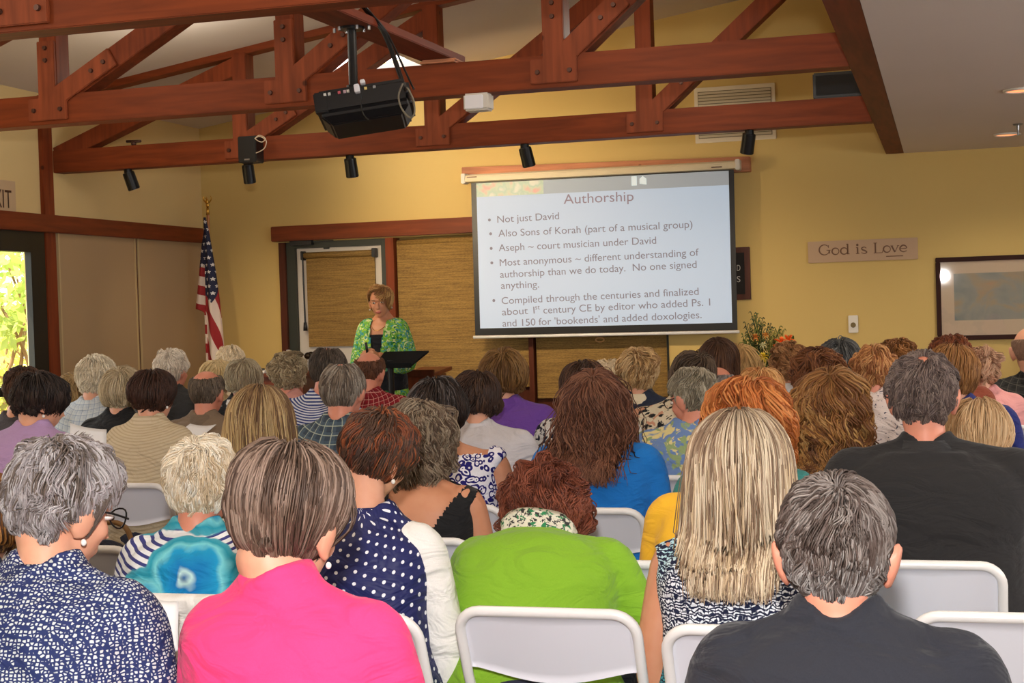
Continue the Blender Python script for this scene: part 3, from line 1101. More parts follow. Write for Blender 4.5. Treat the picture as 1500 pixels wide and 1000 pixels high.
    for sx in (-1, 1):
        so_ = bpy.data.objects.new('shoe', shoe_mesh(shoes or M['shoe_black']))
        link(so_, body)
        so_.location = (sx * 0.12 * to.scale[0], 0.455, 0) if not stand else (sx * 0.097, -0.005, 0)
    if not stand and chair:
        seat_chair((org[0] + dx, org[1] - 0.035 - max(0, kd - 1) * 0.12, 0), rz, label)
    return body, dict(H=H, N=N, Rh=Rh, s=s, org=org, B=B, Mid=Mid, kw=kw, kd=kd, arms=arms, Cs=Cs)

# ------------------------------------------------------------------ folding chair
_chair = []

def chair_build():
    root = empty('folding_chair', (0, 0, 0))
    hw = 0.212
    tr = 0.0125
    # frame: a hoop from the front feet up over the back
    pts = [(-hw, 0.20, 0.012), (-hw, -0.02, 0.40), (-hw, -0.155, 0.62), (-hw, -0.205, 0.735)]
    c = [Vector(p) for p in pts]
    arc = []
    for t in np.linspace(0, math.pi / 2, 7):
        rr = 0.055
        arc.append((-hw + rr - rr * math.cos(t), -0.205 - 0.025 * math.sin(t), 0.735 + rr * math.sin(t)))
    left = [tuple(p) for p in pts[:-1]] + arc
    right = [(-x, y, z) for x, y, z in left][::-1]
    path = np.array(left + right)
    dense = []
    for a, b in zip(path[:-1], path[1:]):
        k = max(1, int(np.linalg.norm(b - a) / 0.06))
        for t in np.linspace(0, 1, k, endpoint=False):
            dense.append(a + (b - a) * t)
    dense.append(path[-1])
    V, F = tube(dense, np.full(len(dense), tr), 12)
    obj_arr('frame', V, F, M['steel_white'], root)
    # backrest: moulded panel, lower edge hanging in a curve, a raised rim inside the hoop
    nx, nz = 25, 8
    xs = np.linspace(-hw + 0.006, hw - 0.006, nx)
    front, back_ = [], []
    for k in range(nz):
        for x in xs:
            q = abs(x) / hw
            zb = 0.628 - 0.032 * math.cos(min(1, q * 1.12) * math.pi / 2) ** 1.2 + 0.012
            ztop = 0.783 - (0.0 if q < 0.76 else 0.050 * (1 - math.sqrt(max(0, 1 - ((q - 0.76) / 0.24) ** 2))))
            z = zb + (ztop - zb) * k / (nz - 1)
            y = -0.150 - 0.45 * (z - 0.62) + 0.0 - 0.020 * math.cos(q * math.pi / 2) + 0.012
            back_.append((x, y - 0.006, z))
            front.append((x, y + 0.010, z))
    V = np.array(back_ + front)
    n = nx * nz
    A = grid_faces(nz, nx, False)
    edge = []
    loop_i = [i for i in range(nx)] + [nx * k + nx - 1 for k in range(1, nz)] + [nx * (nz - 1) + i for i in range(nx - 2, -1, -1)] + [nx * k for k in range(nz - 2, 0, -1)]
    for a, b in zip(loop_i, loop_i[1:] + loop_i[:1]):
        edge.append((a, b, b + n, a + n))
    obj_arr('backrest', V, [A, A[:, ::-1] + n, np.array(edge)], M['panel'], root)
    for sx in (-1, 1):
        mb = MB()
        mb.cyl((sx * hw, -0.172, 0.678), (sx * hw, -0.186, 0.671), 0.0055, n=10)
        mb.build('rivet', M['rivet'], root)
    # seat
    mb = MB()
    mb.box(-0.198, 0.198, -0.13, 0.235, 0.425, 0.447)
    mb.build('seat', M['panel'], root, bevel=0.008)
    # rear legs, crossing the hoop, with a foot bar
    for sx in (-1, 1):
        c = bez([(sx * 0.193, 0.215, 0.415), (sx * 0.193, 0.0, 0.24), (sx * 0.193, -0.26, 0.012)], 4)
        V, F = tube(c, np.full(len(c), 0.011), 10)
        lg = obj_arr('leg', V, F, M['steel_white'], root)
        mb = MB()
        mb.cyl((sx * 0.193, -0.268, 0.0), (sx * 0.193, -0.252, 0.03), 0.015, n=10)
        mb.build('foot_cap', M['black'], lg)
    mb = MB()
    mb.cyl((-0.193, -0.20, 0.065), (0.193, -0.20, 0.065), 0.009, n=8)
    mb.cyl((-0.212, 0.13, 0.135), (0.212, 0.13, 0.135), 0.009, n=8)
    mb.build('stretcher', M['steel_white'], root)
    return root

def copy_thing(root):
    r = root.copy()
    COL.objects.link(r)
    for ch in list(root.children):
        c = ch.copy()
        COL.objects.link(c)
        c.parent = r
        for g in list(ch.children):
            d = g.copy()
            COL.objects.link(d)
            d.parent = c
    return r

def seat_chair(loc, rz, who, label=None):
    if not _chair:
        _chair.append(chair_build())
        r = _chair[0]
    else:
        r = copy_thing(_chair[0])
    r.location = loc
    r.rotation_euler = (0, 0, rz)
    tag(r, label or chair_label(who), 'chair', 'white folding chairs of the audience')
    return r

def chair_label(who):
    return 'white chair under ' + who

# ------------------------------------------------------------------ the room
YW, XL, XB = 12.3, -6.43, -0.42      # front wall, left wall, plate beam
XR, YB = 5.2, -3.0
ZS = 2.62                            # soffit and truss chords
def ceil_z(x):
    return 3.20 + 0.15 * (x - XL)

def structure(o):
    o['kind'] = 'structure'
    return o

structure(box('floor', XL - 0.1, XR + 0.1, YB - 0.1, YW + 0.1, -0.1, 0.0, M['carpet']))
# front wall with the doorway and the window band left open as recesses
d0, d1 = P(409, 356, Y=YW), P(579, 346, Y=YW)
w1 = P(976, 490, Y=YW)
DX0, DX1, WX1 = d0[0], d1[0], w1[0]
HZ = P(500, 350, Y=YW)[2] - 0.01          # head of the openings
mb = MB()
mb.box(XL - 0.2, DX0, YW, YW + 0.2, 0, 5.0)
mb.box(DX0, WX1, YW, YW + 0.2, HZ, 5.0)
mb.box(WX1, XR + 0.2, YW, YW + 0.2, 0, 5.0)
mb.box(DX0, WX1, YW + 0.14, YW + 0.2, 0, HZ)
structure(mb.build('wall_front', M['yellow_wall']))
mb = MB()
for y0, y1, z0, z1 in ((YB, 1.8, 0, ZS), (8.2, YW, 0, ZS), (1.8, 8.2, 0, 0.9), (1.8, 8.2, 2.2, ZS)):
    mb.box(XR, XR + 0.15, y0, y1, z0, z1)
structure(mb.build('wall_right', M['yellow_wall']))
structure(box('window_added', XR + 0.06, XR + 0.068, 1.8, 8.2, 0.9, 2.2, M['glass']))  # invented unseen window, put in to go with the side fill light
structure(box('wall_back', XL, XR, YB - 0.15, YB, 0, 4.6, M['yellow_wall']))
# left wall: glazed part, then the closet wall
GY0, GY1 = 4.6, 9.58
VZ0 = P(297, 357, X=XL)[2]
VZ1 = P(297, 336, X=XL)[2]
mb = MB()
mb.box(XL - 0.18, XL, YB, GY0, 0, 3.3)
mb.box(XL - 0.18, XL, GY0, GY1, VZ0, 3.3)
mb.box(XL - 0.03, XL, GY1, YW + 0.2, 0, 3.3)
structure(mb.build('wall_left', M['cream_wall']))
# upper wall above the plate beam, towards the low ceiling
structure(box('wall_upper', XB + 0.02, XB + 0.13, YB, YW, ZS + 0.02, 4.6, M['yellow_wall']))
# ceilings
SKX0, SKX1, SKY0, SKY1 = -4.86, -4.15, 11.05, 12.05
mb = MB()
def slope_slab(x0, x1, y0, y1):
    z0, z1 = ceil_z(x0), ceil_z(x1)
    mb.prism([(x0, y0, z0), (x1, y0, z1), (x1, y0, z1 + 0.12), (x0, y0, z0 + 0.12)], (0, y1 - y0, 0))
slope_slab(XL - 0.2, XB + 0.05, YB - 0.1, SKY0)
slope_slab(XL - 0.2, SKX0, SKY0, SKY1)
slope_slab(SKX1, XB + 0.05, SKY0, SKY1)
slope_slab(XL - 0.2, XB + 0.05, SKY1, YW + 0.1)
structure(mb.build('ceiling', M['ceiling']))
structure(box('ceiling_low', XB + 0.137, XR + 0.1, YB - 0.1, YW + 0.1, ZS, ZS + 0.12, M['soffit']))
mb = MB()   # skylight pane with a low curb above the slope
mb.prism([(SKX0 - 0.05, SKY0 - 0.05, ceil_z(SKX0) + 0.14), (SKX1 + 0.05, SKY0 - 0.05, ceil_z(SKX1) + 0.14), (SKX1 + 0.05, SKY0 - 0.05, ceil_z(SKX1) + 0.15), (SKX0 - 0.05, SKY0 - 0.05, ceil_z(SKX0) + 0.15)], (0, SKY1 - SKY0 + 0.1, 0))
structure(mb.build('window_2', plain('skylight_pane', (250, 250, 255), 0.4, emit=3.0)))
# plate beam over the aisle line
tag(box('plate_beam', XB, XB + 0.135, YB, YW, ZS, ZS + 0.26, M['redwood_y']), 'long reddish timber beam running overhead along the low ceiling edge', 'beam')

# ---- roof trusses
TX = [XL, -4.87, -3.40, -1.90, XB]
def truss(Y, label):
    root = empty('roof_truss', (XL, Y, ZS))
    D = 0.14
    def piece(name, mbx, mat, par=root, bev=0.004):
        o = mbx.build(name, mat, par, bev)
        o.matrix_parent_inverse = Matrix.Translation((-XL, -Y, -ZS))
        return o
    piece('lower_chord', MB().box(XL, XB, Y, Y + D, ZS, ZS + 0.168), M['redwood_x'])
    mb = MB()
    z0, z1 = ceil_z(XL), ceil_z(XB)
    mb.prism([(XL, Y + 0.01, z0 - 0.05), (XB, Y + 0.01, z1 - 0.05), (XB, Y + 0.01, z1 + 0.08), (XL, Y + 0.01, z0 + 0.08)], (0, D - 0.02, 0))
    piece('top_chord', mb, M['redwood_x'])
    for i in range(5):
        x = TX[i]
        if 0 < i < 4:
            piece('strut', MB().box(x - 0.055, x + 0.055, Y + 0.002, Y + D - 0.002, ZS + 0.16, ceil_z(x) - 0.03), M['redwood_z'])
        if i < 4:
            a = np.array([x + 0.02, ZS + 0.13])
            b = np.array([TX[i + 1] - 0.03, ceil_z(TX[i + 1]) - 0.12])
            d = (b - a) / np.linalg.norm(b - a)
            n = np.array([-d[1], d[0]]) * 0.062
            q = [a - n, b - n, b + n, a + n]
            mb = MB()
            mb.prism([(p[0], Y + 0.006, p[1]) for p in q], (0, D - 0.012, 0))
            piece('diagonal_brace', mb, M['redwood_z'])
        if 0 < i < 4:
            h = 0.056
            th = math.atan2(d[1], d[0])
            zb, zt = ZS + 0.022, ZS + 0.148
            o = np.array([x, ZS + 0.13])
            ox = 0.125
            dd = np.array([math.cos(th), math.sin(th)])
            nn = np.array([-dd[1], dd[0]])
            tip = np.array([x + 0.02, ZS + 0.13]) + dd * 0.46
            t1, t2 = tip - nn * 0.055, tip + nn * 0.055
            # where the two arms meet and where the sloping arm leaves the base
            s_in = (x + h - t2[0]) / dd[0]
            inner = t2 + dd * s_in
            s_lo = (x + ox - t1[0]) / dd[0]
            low = t1 + dd * s_lo
            out = [(x - ox, zb), (x + ox, zb), (x + ox, max(zt * 0 + low[1], zb + 0.03)), tuple(t1), tuple(t2), tuple(inner), (x + h, ZS + 0.47), (x - h, ZS + 0.47), (x - h, zt), (x - ox, zt)]
            mb = MB()
            mb.prism([(p[0], Y - 0.020, p[1]) for p in out], (0, 0.020, 0))
            gp = piece('gusset_plate', mb, M['gusset'])
            for bx_, bz_ in ((x - 0.085, ZS + 0.08), (x + 0.085, ZS + 0.08), (x, ZS + 0.36), (x, ZS + 0.43), tuple(tip - dd * 0.06), tuple(tip - dd * 0.15)):
                mb = MB()
                mb.cyl((bx_, Y - 0.034, bz_), (bx_, Y - 0.019, bz_), 0.0115, 0.0135, 10)
                mb.build('bolt', M['bolt'], gp).matrix_parent_inverse = Matrix.Identity(4)
    tag(root, label, 'roof truss', 'timber roof trusses')
    return root

truss(5.09, 'reddish timber truss nearest overhead, cut off by the top edge at left')
truss(7.52, 'reddish timber truss with bolted plates just behind the hanging projector')
truss(9.95, 'reddish timber truss nearest the front wall, with spotlights under it')
# post under the far truss and the jamb below it
pz = P(75, 300, X=XL)
tag(box('corner_post', XL, XL + 0.035, 9.765, 9.90, 0.0, 3.18, M['redwood_z'], bevel=0.004), 'reddish timber post on left wall between glass door and closet', 'post')

# ---- left wall: valance, closet doors, glass door, sign
tag(box('valance_board', XL, XL + 0.085, GY0 - 0.3, 12.22, VZ0, VZ1, M['valance'], bevel=0.005), 'long brown timber valance board on left wall above the closet', 'valance')
cy = [9.90, P(199, 500, X=XL)[1], 12.24]
for i in range(2):
    y0, y1 = cy[i] + 0.03, cy[i + 1] - 0.03
    r = empty('closet_door', (XL + 0.02, (y0 + y1) / 2, 0))
    o = box('door_panel', XL + 0.004, XL + 0.034, y0, y1, 0.02, VZ0 + 0.01, M['closet'], bevel=0.003)
    p = [o]
    for yy in (y0 - 0.012, y1 - 0.004):
        p.append(box('edge_trim', XL + 0.004, XL + 0.042, yy, yy + 0.016, 0.02, VZ0, M['closet_trim']))
    for q in p:
        q.parent = r
        q.matrix_parent_inverse = Matrix.Translation((-(XL + 0.02), -(y0 + y1) / 2, 0))
    tag(r, ('tan sliding closet door beside the reddish post', 'tan sliding closet door beside the flag')[i], 'closet door')
structure(box('trim_1', XL, XL + 0.03, cy[1] - 0.022, cy[1] + 0.022, 0, VZ0, M['dark_wood']))
# glazed door wall: frame, panes, mid rail
r = empty('glass_door', (XL, 8.4, 0))
mb = MB()
fy1 = GY1 + 0.26
mb.box(XL - 0.02, XL + 0.03, GY1 - 0.005, GY1 + 0.175, 0, VZ0)
mb.box(XL - 0.06, XL + 0.03, GY0, GY1, VZ0 - 0.15, VZ0)
mb.box(XL - 0.06, XL + 0.03, GY0, GY1, 0, 0.12)
for yy in (GY0, 6.2, 7.75):
    mb.box(XL - 0.06, XL + 0.03, yy, yy + 0.09, 0, VZ0)
mb.box(XL - 0.05, XL + 0.02, GY0, GY1, 0.98, 1.045)
f = mb.build('door_frame', M['dark_frame'])
g = box('glass_pane', XL - 0.025, XL - 0.017, GY0 + 0.05, GY1, 0.1, VZ0 - 0.1, M['glass'])
for q in (f, g):
    q.parent = r
    q.matrix_parent_inverse = Matrix.Translation((-XL, -8.4, 0))
tag(r, 'dark framed glass door at left edge with sunlit garden behind', 'glass door')
# exit sign
e0, e1 = P(-22, 266, X=XL), P(19.5, 313, X=XL)
r = empty('exit_sign', (XL, e0[1], 0))
eb = box('sign_board', XL, XL + 0.02, e0[1], P(19.5, 290, X=XL)[1], e1[2] + 0.0, P(19, 266, X=XL)[2], plain('sign_tan', (196, 168, 134), 0.5))
t0, t1 = P(-17, 303.5, X=XL + 0.021), P(17.3, 303.5, X=XL + 0.021)
zz_ = 0.5 * (t0[2] + t1[2])
et = text_obj('sign_lettering', 'EXIT', (XL + 0.0215, t0[1], zz_), (XL + 0.0215, t1[1], zz_), plain('sign_brown', (64, 34, 20), 0.5), None, (1, 0, 0), 0.001, height=P(5, 276, X=XL)[2] - P(5, 303.5, X=XL)[2])
for q in (eb, et):
    q.parent = r
    q.matrix_parent_inverse = Matrix.Translation((-XL, -e0[1], 0))
tag(r, 'tan exit sign with brown letters high on the left wall', 'sign')

# ---- front wall: header, door, blinds
h0, h1 = P(396, 332, Y=YW - 0.09), P(396, 354, Y=YW - 0.09)
HX1 = P(990, 300, Y=YW)[0]
tag(box('header_beam', h0[0], HX1, YW - 0.09, YW, h1[2], h0[2], M['valance_x'], bevel=0.006), 'brown timber header board on front wall above door and blinds', 'header board')
def fx(px):
    return P(px, 440, Y=YW)[0]
structure(box('trim_2', DX0, fx(421), YW - 0.02, YW + 0.14, 0, HZ, M['dark_wood']))
structure(box('trim_3', fx(568), fx(580), YW - 0.02, YW + 0.14, 0, HZ, M['redwood_z']))
structure(box('trim_4', fx(773), fx(780), YW - 0.02, YW + 0.14, 0, HZ, M['dark_wood']))
door = empty('front_door', ((fx(433) + fx(560)) / 2, YW, 0))
DT = P(500, 361, Y=YW)[2]
def kid(o, root):
    o.parent = root
    o.matrix_parent_inverse = root.matrix_basis.inverted()
    return o
mb = MB()
mb.box(fx(421), fx(433.5), YW + 0.01, YW + 0.12, 0, HZ)
mb.box(fx(560), fx(568), YW + 0.01, YW + 0.12, 0, HZ)
mb.box(fx(433), fx(561), YW + 0.01, YW + 0.12, DT, HZ)
kid(mb.build('door_frame', plain('green_black_frame', (40, 44, 34), 0.45)), door)
kid(box('door_panel', fx(433.5), fx(560), YW + 0.05, YW + 0.10, 0.02, DT, plain('door_white', (206, 198, 188), 0.5), bevel=0.004), door)
bl = kid(box('door_blind', fx(449), fx(549), YW + 0.02, YW + 0.045, P(500, 507, Y=YW)[2], P(500, 374, Y=YW)[2], M['blind']), door)
mb = MB()
zr = P(500, 372, Y=YW)[2]
mb.cyl((fx(447), YW + 0.01, zr), (fx(551), YW + 0.01, zr), 0.028)
rl = kid(mb.build('blind_roller', M['blind'], smooth=True), door)
mb = MB()
for a, b in ((444, 447.5), (548, 553)):
    mb.box(fx(a), fx(b), YW - 0.03, YW + 0.05, zr - 0.04, zr + 0.04)
kid(mb.build('bracket', M['black'], bevel=0.004), door)
mb = MB()
zc0, zc1 = P(446, 376, Y=YW)[2], P(447, 472, Y=YW)[2]
mb.cyl((fx(446), YW - 0.01, zc0), (fx(446.6), YW - 0.01, zc1), 0.008, n=8)
kid(mb.build('cord', M['black']), door)
mb = MB()
mb.cyl((fx(446.6), YW - 0.01, zc1), (fx(446.7), YW - 0.01, zc1 - 0.075), 0.013, 0.02, n=12)
kid(mb.build('cord_weight', M['black'], smooth=True), door)
mb = MB()
zk = P(450, 521, Y=YW)[2]
mb.raw(*ellipsoid((fx(450), YW - 0.03, zk), (0.032, 0.03, 0.032)))
mb.cyl((fx(450), YW - 0.02, zk), (fx(450), YW + 0.06, zk), 0.014)
mb.cyl((fx(450), YW + 0.035, zk), (fx(450), YW + 0.05, zk), 0.036)
kid(mb.build('door_knob', plain('knob_bronze', (60, 48, 36), 0.3, 0.8), smooth=True), door)
mb = MB()
zc = P(450, 354, Y=YW)[2]
mb.box(fx(430), fx(462), YW - 0.05, YW + 0.02, zc - 0.03, zc + 0.035)
mb.box(fx(462), fx(492), YW - 0.02, YW + 0.0, zc - 0.008, zc + 0.006)
mb.box(fx(474), fx(482), YW + 0.03, YW + 0.055, zc - 0.07, zc - 0.035)
kid(mb.build('door_closer', M['black'], bevel=0.004), door)
tag(door, 'white front door with woven blind behind the speaker', 'door')
for a, b, lab, ring in ((580, 773, 'wide woven roller blind right of the door, behind the speaker', 680), (780, 976, 'woven roller blind partly hidden by the projection screen', 878)):
    r = empty('roller_blind', ((fx(a) + fx(b)) / 2, YW + 0.03, 1.0))
    kid(box('blind_cloth', fx(a) + 0.012, fx(b) - 0.012, YW + 0.028, YW + 0.038, 0.85 if b < 900 else 0.75, HZ - 0.03, M['blind']), r)
    mb = MB()
    mb.cyl((fx(a) + 0.02, YW + 0.05, HZ - 0.045), (fx(b) - 0.02, YW + 0.05, HZ - 0.045), 0.03)
    kid(mb.build('roller', M['blind'], smooth=True), r)
    zz = 0.85 if b < 900 else 0.75
    kid(box('bottom_bar', fx(a) + 0.012, fx(b) - 0.012, YW + 0.022, YW + 0.044, zz - 0.03, zz, M['blind'], bevel=0.004), r)
    rp = P(ring, 497.5, Y=YW)
    t = np.linspace(0, 2 * np.pi, 25)
    V, F = tube(np.stack([rp[0] + 0.036 * np.cos(t), np.full(25, YW + 0.018), rp[2] + 0.018 * np.sin(t)], -1), np.full(25, 0.006), 8)
    if ring == 878:
        kid(obj_arr('pull_ring', V, F, plain('ring_tan', (200, 150, 90), 0.5)), r)
    tag(r, lab, 'window blind')
mb = MB()
for a, b in ((580, 773), (780, 976)):
    mb.box(fx(a), fx(b), YW + 0.07, YW + 0.13, 0, 0.9)
structure(mb.build('trim_5', M['dark_wood']))
structure(box('trim_6', fx(975), fx(978), YW - 0.012, YW + 0.13, 0, HZ, M['dark_frame']))
structure(box('baseboard_front', WX1, XR, YW - 0.015, YW, 0, 0.10, M['dark_wood']))

# ---- projection screen
YS = YW - 0.16
scr = empty('projection_screen', P(885, 258, Y=YS))
def sq(px, py, dy=0.0):
    return P(px, py, Y=YS + dy)
TL, TR, BL, BR = sq(689, 268), sq(1075, 248), sq(697.5, 491), sq(1080.5, 483)
u = (TR - TL + BR - BL) / 2
Wd = np.linalg.norm(u)
u /= Wd
v = np.cross(u, (0, 1, 0))
if v[2] > 0:
    v = -v
Ht = (np.linalg.norm(BL - TL) + np.linalg.norm(BR - TR)) / 2
C0 = (TL + TR + BL + BR) / 4 - u * Wd / 2 - v * Ht / 2
def sp(a, b, off=0.0):
    return C0 + u * a * Wd + v * b * Ht + np.array([0, -off, 0])
def slab(name, a0, b0, a1, b1, o0, o1, mat, par=scr):
    mb = MB()
    mb.prism([tuple(sp(a, b, o0)) for a, b in ((a0, b0), (a1, b0), (a1, b1), (a0, b1))], (0, -(o1 - o0), 0))
    return kid(mb.build(name, mat), par)
slab('screen_border', 0, 0, 1, 1, 0, 0.004, M['black'])
def slide_mat():
    m, nt, b = _mat('projected_slide')
    b.inputs['Base Color'].default_value = lin(160, 164, 174)
    b.inputs['Roughness'].default_value = 0.9
    b.inputs['Emission Strength'].default_value = 0.52
    b.inputs['Emission Color'].default_value = lin(186, 209, 230)
    return m
def glow(name, rgb, e=0.45):
    m, nt, b = _mat(name)
    b.inputs['Base Color'].default_value = lin(*rgb)
    b.inputs['Roughness'].default_value = 0.9
    b.inputs['Emission Color'].default_value = lin(*rgb)
    b.inputs['Emission Strength'].default_value = e
    return m
SX0, SX1, SY0, SY1 = 0.021, 0.981, 0.006, 0.955
slab('projected_slide', SX0, SY0, SX1, SY1, 0.004, 0.006, slide_mat())
BAND = 0.095
slab('slide_banner', SX0, SY0, SX1, BAND, 0.006, 0.0065, glow('slide_banner', (160, 168, 176), 0.34))
def banner_art(nt):
    n = nd(nt, 'ShaderNodeTexNoise', {'Vector': objco(nt, (3, 3, 3)), 'Scale': 3.0, 'Detail': 2.0})
    return ramp(nt, n.outputs[0], [(0.35, lin(196, 150, 140)), (0.45, lin(176, 182, 160)), (0.52, lin(158, 176, 158)), (0.62, lin(190, 190, 176))])
m_art, nt_, b_ = _mat('banner_art')
_c = banner_art(nt_)
nt_.links.new(_c, b_.inputs['Base Color'])
nt_.links.new(_c, b_.inputs['Emission Color'])
b_.inputs['Emission Strength'].default_value = 0.36
slab('banner_picture', SX0, SY0, 0.285, BAND, 0.0066, 0.007, m_art)
lg = glow('banner_logo', (206, 218, 222), 0.5)
mb = MB()
for pts in (((0.622, 0.012), (0.642, 0.012), (0.642, 0.07), (0.622, 0.07)), ((0.652, 0.03), (0.664, 0.012), (0.678, 0.03), (0.678, 0.068), (0.652, 0.06))):
    mb.prism([tuple(sp(a, b, 0.0066)) for a, b in pts], (0, -0.0006, 0))
kid(mb.build('banner_emblem', lg), scr)
ink = plain('slide_ink', (112, 106, 116), 0.8)
ink.node_tree.nodes['Principled BSDF'].inputs['Emission Color'].default_value = lin(150, 146, 156)
ink.node_tree.nodes['Principled BSDF'].inputs['Emission Strength'].default_value = 0.30
ink_t = plain('slide_title_ink', (128, 112, 122), 0.8)
ink_t.node_tree.nodes['Principled BSDF'].inputs['Emission Color'].default_value = lin(160, 148, 160)
ink_t.node_tree.nodes['Principled BSDF'].inputs['Emission Strength'].default_value = 0.32
def zp(x, y):
    return P(670 + x / 3.409, 220 + y / 3.409, Y=YS - 0.0075)
def line(body, a, b, h, mat=ink, nm='slide_text'):
    return kid(text_obj(nm, body, zp(*a), zp(*b), mat, None, (0, -1, 0), 0.0, height=h), scr)
K = 0.0016 * 1.0   # metres per unit of the close view
line('Authorship', (531, 268), (880, 252), 52 * K, ink_t, 'slide_title')
H_ = 38 * K
line('Not just David', (200, 362), (508, 344), H_)
line('Also Sons of Korah (part of a musical group)', (205, 432), (1174, 386), H_)
line('Aseph ~ court musician under David', (207, 504), (993, 466), H_)
line('Most anonymous ~ different understanding of', (212, 578), (1206, 526), H_)
line('authorship than we do today.  No one signed', (214, 637), (1195, 586), H_)
line('anything.', (218, 692), (408, 685), H_)
line('Compiled through the centuries and finalized', (222, 768), (1205, 721), H_)
line('about 1', (224, 824), (386, 815), H_)
line('st', (389, 795), (412, 794), H_ * 0.7)
line('century CE by editor who added Ps. 1', (430, 815), (1263, 775), H_)
line("and 150 for 'bookends' and added doxologies.", (226, 881), (1220, 838), H_)
mb = MB()
for x, y in ((160, 348), (166, 417), (169, 490), (172, 562), (182, 750)):
    c = zp(x, y)
    mb.cyl(c, c + np.array([0, -0.0008, 0]), 0.0125, n=12)
kid(mb.build('slide_bullets', ink), scr)
# weight bar, housing, wall board
mb = MB()
a, b = sp(-0.008, 1.012), sp(1.006, 1.012)
mb.cyl(a, b, 0.013, n=12)
kid(mb.build('weight_bar', M['steel_white'], smooth=True), scr)
hs0, hs1 = sp(-0.024, -0.027), sp(1.016, -0.027)
mb = MB()
mb.prism([tuple(hs0 + np.array([0, dy, dz])) for dy, dz in ((-0.055, -0.028), (0.045, -0.034), (0.045, 0.034), (-0.03, 0.034), (-0.055, 0.015))], tuple(hs1 - hs0))
hs = kid(mb.build('housing', plain('housing_cream', (222, 206, 172), 0.5), bevel=0.006), scr)
mb = MB()
for q in (hs0, hs1):
    mb.box(q[0] - 0.02, q[0] + 0.02, q[1] - 0.06, q[1] + 0.05, q[2] - 0.042, q[2] + 0.042)
kid(mb.build('end_cap', M['offwhite'], bevel=0.006), scr)
t = sq(694, 263)
for q in (sq(693, 260.5), sq(1050, 246)):
    mb = MB()
    mb.box(q[0] - 0.035, q[0] + 0.05, YS - 0.064, YS - 0.058, q[2] - 0.002, q[2] + 0.006)
    kid(mb.build('maker_strip', M['bolt']), scr)
tag(scr, 'pull-down projection screen showing the Authorship slide', 'projection screen')
b0, b1 = sq(676, 245, 0.06), sq(1098, 229, 0.06)
mb = MB()
vv = np.array([0, 0, -1])
mb.prism([tuple(p) for p in (b0, b1, b1 + np.array([0, 0, -0.12]), b0 + np.array([0, 0, -0.12]))], (0, 0.10, 0))
tag(mb.build('mounting_board', M['pale_board'], bevel=0.004), 'pale wooden board on front wall carrying the screen housing', 'board')

# ---- things on the front wall
def plate(name, x0, y0, x1, y1, Y, th, mat, root=None, bev=0.0):
    """a board flat on the wall whose corners show at these pixels"""
    a, b, c, d = P(x0[0], x0[1], Y=Y), P(y0[0], y0[1], Y=Y), P(x1[0], x1[1], Y=Y), P(y1[0], y1[1], Y=Y)
    xs = ((a[0] + d[0]) / 2, (b[0] + c[0]) / 2)
    zs = ((c[2] + d[2]) / 2, (a[2] + b[2]) / 2)
    o = box(name, xs[0], xs[1], Y, Y + th, zs[0], zs[1], mat, bevel=bev)
    if root is not None:
        kid(o, root)
    return o, xs, zs
sg = empty('wall_sign', P(1264, 366, Y=YW))
plate('sign_board', (1183, 353.5), (1344.5, 348), (1344.5, 380), (1184, 384.5), YW - 0.02, 0.02, plain('sign_stone', (190, 158, 126), 0.6), sg, 0.003)
sink = plain('sign_ink', (112, 80, 58), 0.7)
def glyph_text(root, strokes, org, ux, uz, mat, nm):
    mb = MB()
    for pts, w0, w1 in strokes:
        c = bez(pts, 6) if len(pts) > 2 else np.array(pts)
        c = np.asarray(c, float)
        tt = np.gradient(c, axis=0)
        tt /= np.linalg.norm(tt, axis=1)[:, None] + 1e-9
        nn = np.stack([-tt[:, 1], tt[:, 0]], -1)
        ww = np.interp(np.linspace(0, 1, len(c)), [0, 0.5, 1], [w0, w1, w0])[:, None]
        L, R = c - nn * ww / 2, c + nn * ww / 2
        for i in range(len(c) - 1):
            q = [L[i], L[i + 1], R[i + 1], R[i]]
            mb.raw([org + ux * p[0] + uz * p[1] for p in q], [[(0, 1, 2, 3)]])
    return kid(mb.build(nm, mat), root)
def circ(cx, cy, rx, ry, a0, a1, n=9):
    return [(cx + rx * math.cos(a), cy + ry * math.sin(a)) for a in np.linspace(math.radians(a0), math.radians(a1), n)]
S_ = []
T1, T2 = 0.07, 0.15
S_ += [(circ(0.55, 0.5, 0.5, 0.5, 40, 330, 13), T1, T2), ([(1.02, 0.45), (1.02, 0.12)], T2, T2), ([(0.75, 0.45), (1.15, 0.45)], T1, T1), ([(0.95, 0.95), (0.95, 0.70)], T1, T1)]
S_ += [(circ(1.62, 0.32, 0.33, 0.32, 0, 360, 17), T1, T2)]
S_ += [(circ(2.45, 0.32, 0.33, 0.32, 0, 360, 17), T1, T2), ([(2.80, 1.0), (2.80, 0.0)], T2, T2), ([(2.66, 1.0), (2.86, 1.0)], T1, T1), ([(2.72, 0.02), (2.98, 0.02)], T1, T1)]
S_ += [([(3.75, 0.62), (3.75, 0.0)], T2, T2), ([(3.6, 0.62), (3.8, 0.62)], T1, T1), ([(3.58, 0.02), (3.92, 0.02)], T1, T1), (circ(3.74, 0.88, 0.05, 0.05, 0, 360, 9), T2, T2)]
S_ += [([(4.6, 0.52), (4.4, 0.64), (4.16, 0.56), (4.2, 0.40), (4.5, 0.26), (4.62, 0.12), (4.4, 0.0), (4.1, 0.10)], T1, T2)]
S_ += [([(5.45, 1.0), (5.45, 0.0)], T2, T2), ([(5.28, 1.0), (5.62, 1.0)], T1, T1), ([(5.28, 0.02), (6.1, 0.02)], T1, T1), ([(6.1, 0.02), (6.16, 0.24)], T1, T1)]
